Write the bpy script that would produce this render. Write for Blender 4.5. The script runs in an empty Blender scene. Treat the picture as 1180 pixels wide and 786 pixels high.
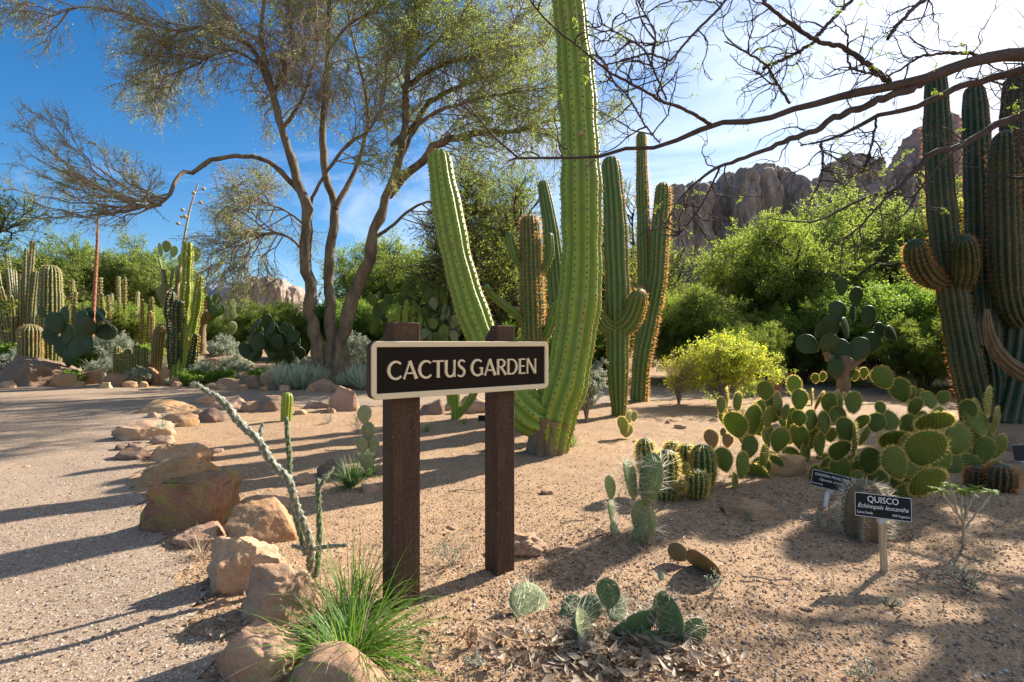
import bpy, math, random
import numpy as np
from mathutils import Vector, noise as mnoise

R = math.radians
SC = bpy.context.scene
COL = SC.collection

# ------------------------------------------------------------------ camera, world, sun, exposure
CAM_H, F_PX, CX, HY = 1.30, 600.0, 590.0, 395.0        # eye height, focal length in photo pixels, centre, horizon
cam_data = bpy.data.cameras.new('camera'); cam = bpy.data.objects.new('camera', cam_data); COL.objects.link(cam)
cam.location = (0, 0, CAM_H); cam.rotation_euler = (R(90), 0, 0)
cam_data.sensor_width = 36; cam_data.lens = F_PX / 1180 * 36
cam_data.shift_y = 2 / 1180; cam_data.clip_start = 0.05; cam_data.clip_end = 8000
SC.camera = cam

SUN_EL, SUN_AZ = 33.0, 50.0                             # degrees; azimuth from +Y towards +X
sdir = Vector((math.sin(R(SUN_AZ)) * math.cos(R(SUN_EL)), math.cos(R(SUN_AZ)) * math.cos(R(SUN_EL)), math.sin(R(SUN_EL))))
sun_d = bpy.data.lights.new('sun', 'SUN'); sun_d.energy = 5.0; sun_d.angle = R(0.5); sun_d.color = (1.0, 0.93, 0.82)
sun = bpy.data.objects.new('sun', sun_d); COL.objects.link(sun)
sun.rotation_euler = (-sdir).to_track_quat('-Z', 'Y').to_euler()

w = bpy.data.worlds.new('World'); SC.world = w; w.use_nodes = True
nt = w.node_tree; nt.nodes.clear()
def wn(t, **k):
    n = nt.nodes.new(t)
    for a, b in k.items(): setattr(n, a, b)
    return n
L = nt.links.new
sky = wn('ShaderNodeTexSky', sky_type='NISHITA', sun_disc=False, sun_elevation=R(SUN_EL), sun_rotation=R(SUN_AZ),
         altitude=700, air_density=1.0, dust_density=1.1, ozone_density=2.5)
tc = wn('ShaderNodeTexCoord'); mp = wn('ShaderNodeMapping'); mp.inputs['Scale'].default_value = (1.0, 1.6, 3.2)
mp.inputs['Rotation'].default_value = (0.1, 0.35, 0.5)
n1 = wn('ShaderNodeTexNoise'); n1.inputs['Scale'].default_value = 2.3; n1.inputs['Detail'].default_value = 9
n1.inputs['Roughness'].default_value = 0.62; n1.inputs['Distortion'].default_value = 0.7
cr = wn('ShaderNodeValToRGB'); cr.color_ramp.elements[0].position = 0.40; cr.color_ramp.elements[1].position = 0.80
hs = wn('ShaderNodeHueSaturation'); hs.inputs['Saturation'].default_value = 1.38
mix = wn('ShaderNodeMixRGB'); mix.inputs['Color2'].default_value = (7.5, 8.0, 8.8, 1)
mu = wn('ShaderNodeMath', operation='MULTIPLY'); mu.inputs[1].default_value = 0.75
bg = wn('ShaderNodeBackground'); bg.inputs['Strength'].default_value = 0.07
out = wn('ShaderNodeOutputWorld')
L(tc.outputs['Generated'], mp.inputs['Vector']); L(mp.outputs[0], n1.inputs['Vector']); 
sx = wn('ShaderNodeSeparateXYZ'); L(tc.outputs['Generated'], sx.inputs[0])
ma = wn('ShaderNodeMath', operation='MULTIPLY_ADD'); ma.inputs[1].default_value = 0.30; L(sx.outputs[0], ma.inputs[0]); L(n1.outputs['Fac'], ma.inputs[2]); L(ma.outputs[0], cr.inputs[0])
L(sky.outputs[0], hs.inputs['Color']); L(hs.outputs[0], mix.inputs['Color1']); L(cr.outputs[0], mu.inputs[0]); L(mu.outputs[0], mix.inputs['Fac'])
L(mix.outputs[0], bg.inputs['Color']); L(bg.outputs[0], out.inputs['Surface'])

SC.view_settings.view_transform = 'Standard'; SC.view_settings.look = 'None'
SC.view_settings.exposure = 1.33; SC.view_settings.gamma = 1.0; SC.view_settings.use_curve_mapping = False
SC.render.engine = 'CYCLES'

# ------------------------------------------------------------------ terrain height and pixel -> place helpers
def sst(a, b, x):
    t = np.clip((x - a) / (b - a), 0, 1); return t * t * (3 - 2 * t)
def gz(x, y):
    x = np.asarray(x, float); y = np.asarray(y, float)
    z = 0.012 * np.sin(x * 2.1 + 1.3 * np.sin(y * 1.1)) * np.cos(y * 1.7 + 0.6) + 0.006 * np.sin(x * 6.3 + y * 2.2) * np.sin(y * 5.1 - x)
    z = z + 0.38 * sst(16.2, 19, y) * sst(-3.5, -6, x) + 0.5 * sst(24, 45, y)
    z = z + 0.05 * np.exp(-((x - 2.05) ** 2 + (y - 4.35) ** 2) / 0.25)
    return z
def G(px, py, dz=0.0):                                  # the ground point seen at photo pixel (px, py)
    d = CAM_H * F_PX / max(py - HY, 2)
    for _ in range(6):
        x = (px - CX) / F_PX * d; h = CAM_H - float(gz(x, d)); d = h * F_PX / max(py - HY, 2)
    x = (px - CX) / F_PX * d
    return Vector((x, d, float(gz(x, d)) + dz))
def P(px, py, d): return Vector(((px - CX) / F_PX * d, d, CAM_H - (py - HY) / F_PX * d))

# ------------------------------------------------------------------ mesh helpers
class MB:
    def __init__(s): s.V = []; s.F = []; s.M = []; s.n = 0; s.A = []
    def add(s, V, F, mat=0, att=None):
        V = np.asarray(V, float).reshape(-1, 3); F = np.asarray(F, int)
        if len(V) == 0 or len(F) == 0: return
        s.V.append(V); s.F.append(F + s.n); s.M.append(np.full(len(F), mat)); s.n += len(V)
        s.A.append(np.zeros(len(V)) if att is None else np.asarray(att, float))
    def build(s, name, mats, parent=None, smooth=True, origin=None):
        V = np.concatenate(s.V) if s.V else np.zeros((0, 3))
        if origin is not None: V = V - np.array(origin)
        me = bpy.data.meshes.new(name)
        me.vertices.add(len(V)); me.vertices.foreach_set('co', V.astype(np.float32).ravel())
        loops = np.concatenate([f.ravel() for f in s.F]); tot = np.concatenate([np.full(len(f), f.shape[1]) for f in s.F])
        st = np.concatenate([[0], np.cumsum(tot)[:-1]])
        me.loops.add(len(loops)); me.loops.foreach_set('vertex_index', loops.astype(np.int32))
        me.polygons.add(len(tot)); me.polygons.foreach_set('loop_start', st.astype(np.int32)); me.polygons.foreach_set('loop_total', tot.astype(np.int32))
        me.polygons.foreach_set('material_index', np.concatenate(s.M).astype(np.int32))
        me.polygons.foreach_set('use_smooth', np.full(len(tot), bool(smooth)))
        at = me.attributes.new('rib', 'FLOAT', 'POINT'); at.data.foreach_set('value', np.concatenate(s.A).astype(np.float32))
        me.update(calc_edges=True)
        for m in (mats if isinstance(mats, (list, tuple)) else [mats]): me.materials.append(m)
        o = bpy.data.objects.new(name, me); COL.objects.link(o)
        if origin is not None: o.location = origin
        if parent: o.parent = parent
        return o
def tag(o, label=None, cat=None, group=None, kind=None):
    if label: o['label'] = label
    if cat: o['category'] = cat
    if group: o['group'] = group
    if kind: o['kind'] = kind
    return o
def empty(name, loc, label=None, cat=None, group=None, rz=0):
    o = bpy.data.objects.new(name, None); COL.objects.link(o); o.location = loc; o.rotation_euler = (0, 0, rz)
    o.empty_display_size = 0.2
    return tag(o, label, cat, group)
def copy_tree(o, parent=None):
    c = o.copy(); COL.objects.link(c)
    if parent: c.parent = parent
    for ch in o.children: copy_tree(ch, c)
    return c
def nrm(v): return v / np.maximum(np.linalg.norm(v, axis=-1, keepdims=True), 1e-9)

def tubes(Pn, Rn, S=4):                                 # Pn (N,K,3), Rn (N,K) -> tube vertices and quads
    N, K, _ = Pn.shape
    T = np.gradient(Pn, axis=1); T = nrm(T); avg = nrm(T.mean(1))
    ref = np.where(np.abs(avg[:, 2:3]) > 0.8, np.array([[1., .13, 0]]), np.array([[0, .1, 1.]]))[:, None, :]
    A = nrm(np.cross(T, np.broadcast_to(ref, T.shape))); B = np.cross(T, A)
    th = np.arange(S) / S * 2 * np.pi
    V = Pn[:, :, None] + Rn[:, :, None, None] * (A[:, :, None] * np.cos(th)[None, None, :, None] + B[:, :, None] * np.sin(th)[None, None, :, None])
    i = np.arange(N)[:, None, None] * K * S; k = np.arange(K - 1)[None, :, None] * S; s = np.arange(S)[None, None, :]
    s2 = (s + 1) % S
    F = np.stack(np.broadcast_arrays(i + k + s, i + k + s2, i + k + S + s2, i + k + S + s), -1).reshape(-1, 4)
    return V.reshape(-1, 3), F
def resample(pts, rad, K):
    pts = np.array([tuple(p) for p in pts], float); rad = np.array(rad, float)
    n = len(pts)
    # Catmull-Rom through the points
    e = np.vstack([2 * pts[0] - pts[1], pts, 2 * pts[-1] - pts[-2]]); u = np.linspace(0, n - 1, K * 4)
    i = np.minimum(u.astype(int), n - 2); t = (u - i)[:, None]
    p0, p1, p2, p3 = e[i], e[i + 1], e[i + 2], e[i + 3]
    C = 0.5 * ((2 * p1) + (-p0 + p2) * t + (2 * p0 - 5 * p1 + 4 * p2 - p3) * t ** 2 + (-p0 + 3 * p1 - 3 * p2 + p3) * t ** 3)
    rr = np.interp(u, np.arange(n), rad)
    s = np.concatenate([[0], np.cumsum(np.linalg.norm(np.diff(C, axis=0), axis=1))]); q = np.linspace(0, s[-1], K)
    return np.stack([np.interp(q, s, C[:, k]) for k in range(3)], 1), np.interp(q, s, rr), s[-1]
def grow(Pp, M, K, length, spread, bend, rng, t0=0.15, noise=0.25, lenvar=0.4, outward=None):
    N, Kp, _ = Pp.shape
    t = rng.uniform(t0, 1.0, (N, M)); u = t * (Kp - 1); i = np.minimum(u.astype(int), Kp - 2); f = (u - i)[..., None]
    idx = np.arange(N)[:, None]
    st = Pp[idx, i] * (1 - f) + Pp[idx, i + 1] * f; tg = nrm(Pp[idx, i + 1] - Pp[idx, i])
    pr = rng.normal(size=(N, M, 3)); pr = nrm(pr - (pr * tg).sum(-1, keepdims=True) * tg)
    d = tg * np.cos(spread) + pr * np.sin(spread)
    if outward is not None: d = d + 0.5 * nrm(st - np.array(outward))
    d = nrm(d)
    Ln = length * (1 - lenvar * rng.uniform(0, 1, (N, M))) * (1.15 - 0.5 * t)
    out = np.zeros((N, M, K, 3)); out[:, :, 0] = st; b = np.array(bend)
    for k in range(1, K):
        d = nrm(d + rng.normal(size=d.shape) * noise + b / K)
        out[:, :, k] = out[:, :, k - 1] + d * (Ln / (K - 1))[..., None]
    return out.reshape(N * M, K, 3)
def leaves(C, size, rng, asp=0.45, var=0.5):             # one small folded quad per centre
    n = len(C); a = nrm(rng.normal(size=(n, 3))); b = nrm(np.cross(a, rng.normal(size=(n, 3))))
    s = (size * (1 - var * rng.uniform(0, 1, n)))[:, None]
    V = np.stack([C - a * s, C + b * s * asp, C + a * s, C - b * s * asp], 1).reshape(-1, 3)
    return V, np.arange(n * 4).reshape(n, 4)
def along(Pp, n, rng, jit=0.0):
    N, K, _ = Pp.shape; t = rng.uniform(0, 1, (N, n)); u = t * (K - 1); i = np.minimum(u.astype(int), K - 2); f = (u - i)[..., None]
    idx = np.arange(N)[:, None]
    C = Pp[idx, i] * (1 - f) + Pp[idx, i + 1] * f
    return (C + rng.normal(size=C.shape) * jit).reshape(-1, 3)

# ------------------------------------------------------------------ materials
def new_mat(name):
    m = bpy.data.materials.new(name); m.use_nodes = True; m.node_tree.nodes.clear(); return m
class NG:
    def __init__(s, m): s.t = m.node_tree; s.o = s.n('ShaderNodeOutputMaterial')
    def n(s, ty, ins=None, **k):
        x = s.t.nodes.new(ty)
        for a, b in k.items(): setattr(x, a, b)
        for a, b in (ins or {}).items():
            if hasattr(b, 'is_output'): s.t.links.new(b, x.inputs[a])
            else: x.inputs[a].default_value = b
        return x
    def obj(s): return s.n('ShaderNodeTexCoord').outputs['Object']
    def noise(s, sc, det=5, rough=0.6, vec=None, dist=0):
        x = s.n('ShaderNodeTexNoise', {'Scale': sc, 'Detail': det, 'Roughness': rough, 'Distortion': dist, 'Vector': vec if vec is not None else s.obj()}); return x.outputs['Fac']
    def ramp(s, fac, stops):
        x = s.n('ShaderNodeValToRGB', {'Fac': fac}); e = x.color_ramp.elements
        while len(e) < len(stops): e.new(0.5)
        for q, (p, c) in zip(e, stops):
            q.position = p; q.color = (*c, 1) if len(c) == 3 else c
        return x.outputs['Color']
    def mix(s, f, a, b, mode='MIX'):
        c = lambda v: (*v, 1) if isinstance(v, tuple) and len(v) == 3 else v
        return s.n('ShaderNodeMixRGB', {'Fac': f, 'Color1': c(a), 'Color2': c(b)}, blend_type=mode).outputs[0]
    def mul(s, a, b): return s.n('ShaderNodeMath', {0: a, 1: b}, operation='MULTIPLY').outputs[0]
    def bump(s, h, st=0.5, dist=0.02): return s.n('ShaderNodeBump', {'Height': h, 'Strength': st, 'Distance': dist}).outputs[0]
    def bsdf(s, col, rough=0.8, normal=None, **k):
        ins = {'Base Color': (*col, 1) if isinstance(col, tuple) and len(col) == 3 else col, 'Roughness': rough}
        if normal is not None: ins['Normal'] = normal
        ins.update(k)
        return s.n('ShaderNodeBsdfPrincipled', ins)
    def out(s, sh): s.t.links.new(sh.outputs[0], s.o.inputs['Surface'])

def leafmat(name, c1, c2, trans=0.5, tcol=None, scale=1.2):
    m = new_mat(name); g = NG(m)
    geo = g.n('ShaderNodeNewGeometry'); ob = g.n('ShaderNodeObjectInfo')
    rnd = geo.outputs['Random Per Island']
    f = g.n('ShaderNodeMath', {0: g.mul(rnd, 0.6), 1: g.mul(g.noise(scale, 2), 0.45)}, operation='ADD').outputs[0]
    col = g.ramp(f, [(0.15, c1), (0.85, c2)])
    hv = g.n('ShaderNodeHueSaturation', {'Color': col, 'Value': g.n('ShaderNodeMapRange', {'Value': ob.outputs['Random'], 'To Min': 0.85, 'To Max': 1.15}).outputs[0]}).outputs[0]
    d = g.bsdf(hv, 0.55); 
    tc_ = tcol or tuple(min(1, x * 2.0) for x in c2)
    tr = g.n('ShaderNodeBsdfTranslucent', {'Color': g.mix(0.6, hv, tc_)})
    mx = g.n('ShaderNodeMixShader', {'Fac': trans}); m.node_tree.links.new(d.outputs[0], mx.inputs[1]); m.node_tree.links.new(tr.outputs[0], mx.inputs[2])
    g.out(mx); return m
def barkmat(name, c1, c2, sc=6, bump=0.6):
    m = new_mat(name); g = NG(m); v = g.n('ShaderNodeMapping', {'Vector': g.obj(), 'Scale': (1, 1, 0.3)}).outputs[0]
    n = g.noise(sc, 8, 0.65, v); col = g.ramp(n, [(0.3, c1), (0.7, c2)])
    g.out(g.bsdf(col, 0.9, g.bump(g.noise(sc * 4, 6, 0.7, v), bump, 0.03))); return m

def cactusmat(name, valley, crest, stain=(0.2, 0.15, 0.07), st_amt=0.35, trans=0.0):
    m = new_mat(name); g = NG(m)
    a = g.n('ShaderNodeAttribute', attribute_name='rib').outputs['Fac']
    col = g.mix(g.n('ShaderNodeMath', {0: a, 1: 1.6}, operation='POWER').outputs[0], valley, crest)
    col = g.mix(g.mul(g.ramp(g.noise(1.7, 6, 0.7), [(0.5, (0, 0, 0)), (0.75, (1, 1, 1))]), st_amt), col, stain)
    col = g.mix(0.55, col, g.ramp(g.noise(9, 6, 0.7), [(0.3, (0.35, 0.35, 0.35)), (0.7, (0.65, 0.65, 0.65))]), 'OVERLAY')
    b = g.bsdf(col, 0.5, g.bump(g.noise(60, 4), 0.25, 0.004)); b.inputs['Specular IOR Level'].default_value = 0.35
    g.out(b); return m
def spinemat(name, c, tc):
    m = new_mat(name); g = NG(m); d = g.n('ShaderNodeBsdfDiffuse', {'Color': (*c, 1)}); t = g.n('ShaderNodeBsdfTranslucent', {'Color': (*tc, 1)})
    mx = g.n('ShaderNodeMixShader', {'Fac': 0.6}); m.node_tree.links.new(d.outputs[0], mx.inputs[1]); m.node_tree.links.new(t.outputs[0], mx.inputs[2]); g.out(mx); return m

def ground_mat(name, base, tint, dark, light, speck, scale, bs=.6):
    m = new_mat(name); g = NG(m); o = g.obj()
    big = g.noise(0.55, 6, 0.6, o); med = g.noise(4, 8, 0.7, o); fine = g.noise(70, 4, 0.7, o)
    col = g.mix(g.ramp(big, [(0.35, (0, 0, 0)), (0.65, (1, 1, 1))]), base, tint)
    col = g.mix(g.mul(g.ramp(med, [(0.45, (0, 0, 0)), (0.72, (1, 1, 1))]), 0.55), col, dark)
    vo = g.n('ShaderNodeTexVoronoi', {'Scale': scale, 'Vector': o, 'Randomness': 1.0})
    v2 = g.n('ShaderNodeTexVoronoi', {'Scale': scale * 2.3, 'Vector': o})
    sep = g.n('ShaderNodeSeparateColor', {'Color': vo.outputs['Color']}).outputs[0]
    sep2 = g.n('ShaderNodeSeparateColor', {'Color': v2.outputs['Color']}).outputs[1]
    col = g.mix(g.mul(g.ramp(sep, [(0.62, (0, 0, 0)), (0.7, (1, 1, 1))]), speck), col, g.ramp(sep2, [(0.0, dark), (0.5, tuple(x * .8 for x in base)), (0.8, light), (1.0, light)]))
    col = g.mix(g.mul(g.ramp(sep2, [(0.7, (0, 0, 0)), (0.72, (1, 1, 1))]), speck * .8), col, g.ramp(sep, [(0, dark), (1, light)]))
    col = g.mix(0.5, col, g.ramp(fine, [(0.25, (0.22, 0.22, 0.22)), (0.75, (0.78, 0.78, 0.78))]), 'OVERLAY')
    h = g.n('ShaderNodeMath', {0: g.mul(vo.outputs['Distance'], -0.6), 1: g.mul(v2.outputs['Distance'], -0.4)}, operation='ADD').outputs[0]
    h2 = g.n('ShaderNodeMath', {0: h, 1: g.mul(fine, 0.9)}, operation='ADD').outputs[0]
    h3 = g.n('ShaderNodeMath', {0: h2, 1: g.mul(med, 1.5)}, operation='ADD').outputs[0]
    g.out(g.bsdf(col, 0.92, g.bump(h3, bs, 0.012), **{'Specular IOR Level': 0.2})); return m

def rockmat(name, a, b, dark, lichen=0.0, lcol=(0.25, 0.26, 0.04), sc=3.0):
    m = new_mat(name); g = NG(m); o = g.obj(); ob = g.n('ShaderNodeObjectInfo').outputs['Random']
    off = g.n('ShaderNodeVectorMath', {0: o, 1: g.n('ShaderNodeCombineXYZ', {0: g.mul(ob, 37), 1: g.mul(ob, 11), 2: 0.0}).outputs[0]}, operation='ADD').outputs[0]
    n1_ = g.noise(sc, 8, 0.65, off); n2 = g.noise(sc * 5, 8, 0.7, off, 0.5)
    col = g.mix(g.ramp(n1_, [(0.38, (0, 0, 0)), (0.62, (1, 1, 1))]), a, b)
    col = g.mix(g.mul(g.ramp(n2, [(0.5, (0, 0, 0)), (0.75, (1, 1, 1))]), 0.6), col, dark)
    if lichen > 0:
        ln = g.noise(sc * 2.2, 9, 0.75, off, 0.3)
        col = g.mix(g.mul(g.ramp(ln, [(0.52, (0, 0, 0)), (0.57, (1, 1, 1))]), lichen), col, lcol)
    col = g.n('ShaderNodeHueSaturation', {'Color': col, 'Hue': g.n('ShaderNodeMapRange', {'Value': ob, 'To Min': 0.492, 'To Max': 0.508}).outputs[0], 'Value': g.n('ShaderNodeMapRange', {'Value': g.n('ShaderNodeMath', {0: g.mul(ob, 7.3)}, operation='FRACT').outputs[0], 'To Min': 0.8, 'To Max': 1.12}).outputs[0]}).outputs[0]
    fine = g.noise(sc * 22, 5, 0.75, off)
    col = g.mix(0.5, col, g.ramp(fine, [(0.3, (0.3, 0.3, 0.3)), (0.7, (0.7, 0.7, 0.7))]), 'OVERLAY')
    hh = g.n('ShaderNodeMath', {0: n2, 1: g.mul(fine, 0.35)}, operation='ADD').outputs[0]
    g.out(g.bsdf(col, 0.9, g.bump(hh, 0.7, 0.1 / sc), **{'Specular IOR Level': 0.25})); return m

M = {}
M['ground'] = ground_mat('sandy_soil', (0.39, 0.245, 0.132), (0.30, 0.185, 0.10), (0.17, 0.098, 0.055), (0.58, 0.43, 0.30), 0.55, 55)
M['path'] = ground_mat('path_gravel', (0.27, 0.19, 0.125), (0.34, 0.23, 0.145), (0.13, 0.09, 0.065), (0.54, 0.45, 0.36), 0.8, 75, .25)
M['rock'] = rockmat('sandstone', (0.50, 0.26, 0.12), (0.46, 0.30, 0.18), (0.22, 0.11, 0.06))
M['rock_pale'] = rockmat('pale_stone', (0.50, 0.33, 0.21), (0.42, 0.25, 0.15), (0.22, 0.14, 0.09), sc=4)
M['rock_lichen'] = rockmat('lichen_stone', (0.36, 0.19, 0.09), (0.24, 0.13, 0.08), (0.10, 0.06, 0.04), 0.75, (0.26, 0.25, 0.05), sc=3.2)
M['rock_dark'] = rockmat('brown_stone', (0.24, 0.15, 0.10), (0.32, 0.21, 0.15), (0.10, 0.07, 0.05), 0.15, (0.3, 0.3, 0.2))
M['cliff'] = rockmat('cliff_stone', (0.46, 0.34, 0.27), (0.36, 0.28, 0.24), (0.20, 0.16, 0.145), 0.35, (0.10, 0.12, 0.05), sc=0.08)
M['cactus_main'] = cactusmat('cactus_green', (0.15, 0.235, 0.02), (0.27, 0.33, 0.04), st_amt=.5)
M['cactus_arm'] = cactusmat('cactus_deep_green', (0.055, 0.12, 0.02), (0.15, 0.20, 0.05))
M['cactus_dark'] = cactusmat('cactus_shaded_green', (0.018, 0.036, 0.012), (0.05, 0.075, 0.03))  # backlit darkness of the shaded cacti put into the colour
M['cactus_brown'] = cactusmat('cactus_brown_green', (0.05, 0.08, 0.02), (0.12, 0.14, 0.045), st_amt=0.4)
M['barrel'] = cactusmat('barrel_green', (0.07, 0.10, 0.03), (0.27, 0.25, 0.12))
M['hedgehog'] = cactusmat('hedgehog_green', (0.02, 0.065, 0.01), (0.15, 0.17, 0.04))
M['cork'] = barkmat('corky_base', (0.11, 0.07, 0.035), (0.30, 0.20, 0.10), 9)
M['areole'] = new_mat('areole_brown'); g_ = NG(M['areole']); g_.out(g_.bsdf((0.10, 0.055, 0.02), 0.9))
M['sp_gold'] = spinemat('golden_spines', (0.50, 0.27, 0.10), (0.95, 0.50, 0.16))
M['sp_yel'] = spinemat('yellow_spines', (0.62, 0.48, 0.16), (0.98, 0.78, 0.25))
M['sp_white'] = spinemat('white_spines', (0.66, 0.60, 0.50), (0.8, 0.75, 0.6))
M['sp_red'] = spinemat('rusty_spines', (0.35, 0.14, 0.05), (0.9, 0.36, 0.10))
def padmat(name, a, b, tr=0.33):
    m = new_mat(name); g = NG(m); ob = g.n('ShaderNodeObjectInfo').outputs['Random']
    v = g.n('ShaderNodeVectorMath', {0: g.obj(), 1: g.n('ShaderNodeCombineXYZ', {0: g.mul(ob, 31), 1: 0.0, 2: 0.0}).outputs[0]}, operation='ADD').outputs[0]
    col = g.mix(g.n('ShaderNodeMath', {0: g.mul(ob, 0.6), 1: g.mul(g.noise(2.5, 5, 0.6, v), 0.5)}, operation='ADD').outputs[0], a, b)
    col = g.mix(g.mul(g.ramp(g.noise(6, 7, 0.75, v), [(0.6, (0, 0, 0)), (0.68, (1, 1, 1))]), 0.45), col, (0.22, 0.19, 0.09))
    d = g.bsdf(col, 0.5, g.bump(g.noise(14, 4, 0.6, v), 0.3, 0.02)); d.inputs['Specular IOR Level'].default_value = 0.3
    t = g.n('ShaderNodeBsdfTranslucent', {'Color': g.mix(0.5, col, (0.30, 0.45, 0.05))})
    mx = g.n('ShaderNodeMixShader', {'Fac': tr}); m.node_tree.links.new(d.outputs[0], mx.inputs[1]); m.node_tree.links.new(t.outputs[0], mx.inputs[2]); g.out(mx); return m
M['pad'] = padmat('pad_green', (0.075, 0.125, 0.018), (0.19, 0.235, 0.035))
M['pad_blue'] = padmat('pad_blue_green', (0.04, 0.075, 0.035), (0.09, 0.14, 0.055))
M['pad_pale'] = padmat('pad_pale_green', (0.20, 0.25, 0.10), (0.34, 0.37, 0.17))
M['pad_mid'] = padmat('pad_mid_green', (0.08, 0.14, 0.055), (0.16, 0.22, 0.09), .2)
M['pad_dark'] = padmat('pad_shaded_green', (0.028, 0.055, 0.018), (0.055, 0.09, 0.028), 0.12)  # darker pad colour holds the shade on the backlit prickly pears
M['pad_tan'] = padmat('pad_withered', (0.16, 0.10, 0.045), (0.26, 0.17, 0.075), .1)
M['leaf_olive'] = leafmat('olive_leaves', (0.11, 0.155, 0.028), (0.22, 0.29, 0.05), 0.6, (0.6, 0.75, 0.12))
M['leaf_bright'] = leafmat('bright_leaves', (0.11, 0.175, 0.022), (0.24, 0.31, 0.04), 0.6, (0.55, 0.68, 0.08))
M['leaf_green'] = leafmat('green_leaves', (0.07, 0.13, 0.018), (0.17, 0.27, 0.035), 0.6, (0.45, 0.66, 0.08))
M['leaf_dark'] = leafmat('dark_leaves', (0.02, 0.05, 0.012), (0.05, 0.11, 0.02), 0.35)
M['leaf_yellow'] = leafmat('yellow_flowers', (0.35, 0.33, 0.02), (0.75, 0.62, 0.03), 0.5)
M['leaf_grey'] = leafmat('silver_leaves', (0.16, 0.19, 0.13), (0.33, 0.36, 0.26), 0.3)
M['agave'] = leafmat('agave_blades', (0.27, 0.31, 0.20), (0.52, 0.55, 0.38), 0.35)
M['leaf_dry'] = leafmat('dry_litter', (0.11, 0.065, 0.035), (0.50, 0.37, 0.24), 0.2)
M['grass'] = leafmat('grass_blades', (0.045, 0.14, 0.012), (0.16, 0.30, 0.03), 0.45, (0.35, 0.6, 0.06))
M['grass_dark'] = leafmat('dark_grass_blades', (0.03, 0.08, 0.02), (0.08, 0.17, 0.04), 0.4)
M['bark'] = barkmat('tree_bark', (0.045, 0.032, 0.02), (0.26, 0.19, 0.11), 5, 1.0)
M['bark_dark'] = barkmat('dark_bark', (0.03, 0.02, 0.015), (0.09, 0.06, 0.045), 12)
M['twig'] = barkmat('twig_bark', (0.18, 0.13, 0.09), (0.34, 0.27, 0.19), 8, 0.2)
M['stalk_red'] = barkmat('red_stalk', (0.26, 0.09, 0.05), (0.40, 0.17, 0.09), 3)
M['stalk_pale'] = barkmat('pale_stalk', (0.35, 0.28, 0.18), (0.5, 0.42, 0.3), 3)
import bmesh
rng = np.random.default_rng(7)
# ------------------------------------------------------------------ ground sheet and gravel path
def axis(lo, hi, step, far_lo, far_hi, g=1.22):
    a = list(np.arange(lo, hi + 1e-6, step)); s = step
    while a[-1] < far_hi: s *= g; a.append(a[-1] + s)
    s = step
    while a[0] > far_lo: s *= g; a.insert(0, a[0] - s)
    return np.array(a)
xs = axis(-9, 9, 0.06, -4000, 4000); ys = axis(0.6, 13, 0.06, -400, 6000)
XX, YY = np.meshgrid(xs, ys); ZZ = gz(XX, YY)
def micro(x, y):
    return 0.005 * np.sin(x * 17 + 3 * np.sin(y * 5.3)) * np.sin(y * 19 + 2 * np.sin(x * 4.1)) + 0.004 * np.sin(x * 31 - y * 23)
near = (np.abs(XX) < 9.5) & (YY < 14) & (YY > 0)
ZG = ZZ + np.where(near, micro(XX, YY), 0)
nx, ny = len(xs), len(ys)
idx = np.arange(nx * ny).reshape(ny, nx)
Q = np.stack([idx[:-1, :-1], idx[:-1, 1:], idx[1:, 1:], idx[1:, :-1]], -1).reshape(-1, 4)
mb = MB(); mb.add(np.stack([XX, YY, ZG], -1), Q)
tag(mb.build('ground', M['ground']), 'orange tan sandy soil of the cactus bed', kind='structure')
poly = np.array([(-30, -3), (-.35, -3), (-.45, 1.5), (-1.15, 2.3), (-1.75, 3.1), (-2.6, 3.9), (-3.5, 5), (-4.6, 7), (-5.7, 8.6), (-4.9, 10.3), (-3.2, 10.7), (-1.5, 10.5), (2, 11.2), (6, 12.6), (14, 14), (14, 17), (4, 15.5), (-2, 14.7), (-9, 15.2), (-14, 16), (-30, 18)])
def inside(x, y, p):
    r = np.zeros(x.shape, bool); j = len(p) - 1
    for i in range(len(p)):
        c = ((p[i, 1] > y) != (p[j, 1] > y)) & (x < (p[j, 0] - p[i, 0]) * (y - p[i, 1]) / (p[j, 1] - p[i, 1] + 1e-12) + p[i, 0]); r ^= c; j = i
    return r
xp = axis(-9, 7, 0.06, -30, 14, 1.1); yp = np.arange(0.3, 17, 0.06)
PX, PY = np.meshgrid(xp, yp)
wob = 0.10 * np.sin(PX * 3.1 + PY * 2.3) + 0.05 * np.sin(PX * 9 - PY * 7)
ins = inside(PX + wob, PY + wob, poly)
cell = ins[:-1, :-1] & ins[1:, 1:] & ins[1:, :-1] & ins[:-1, 1:]
pi_ = np.arange(PX.size).reshape(PX.shape)
PQ = np.stack([pi_[:-1, :-1], pi_[:-1, 1:], pi_[1:, 1:], pi_[1:, :-1]], -1)[cell]
used, inv = np.unique(PQ, return_inverse=True)
PV = np.stack([PX, PY, gz(PX, PY) + 0.011], -1).reshape(-1, 3)
mb = MB(); mb.add(PV[used], inv.reshape(PQ.shape))
tag(mb.build('path', M['path']), 'grey pink gravel path curving round the rock edging', kind='structure')

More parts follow.
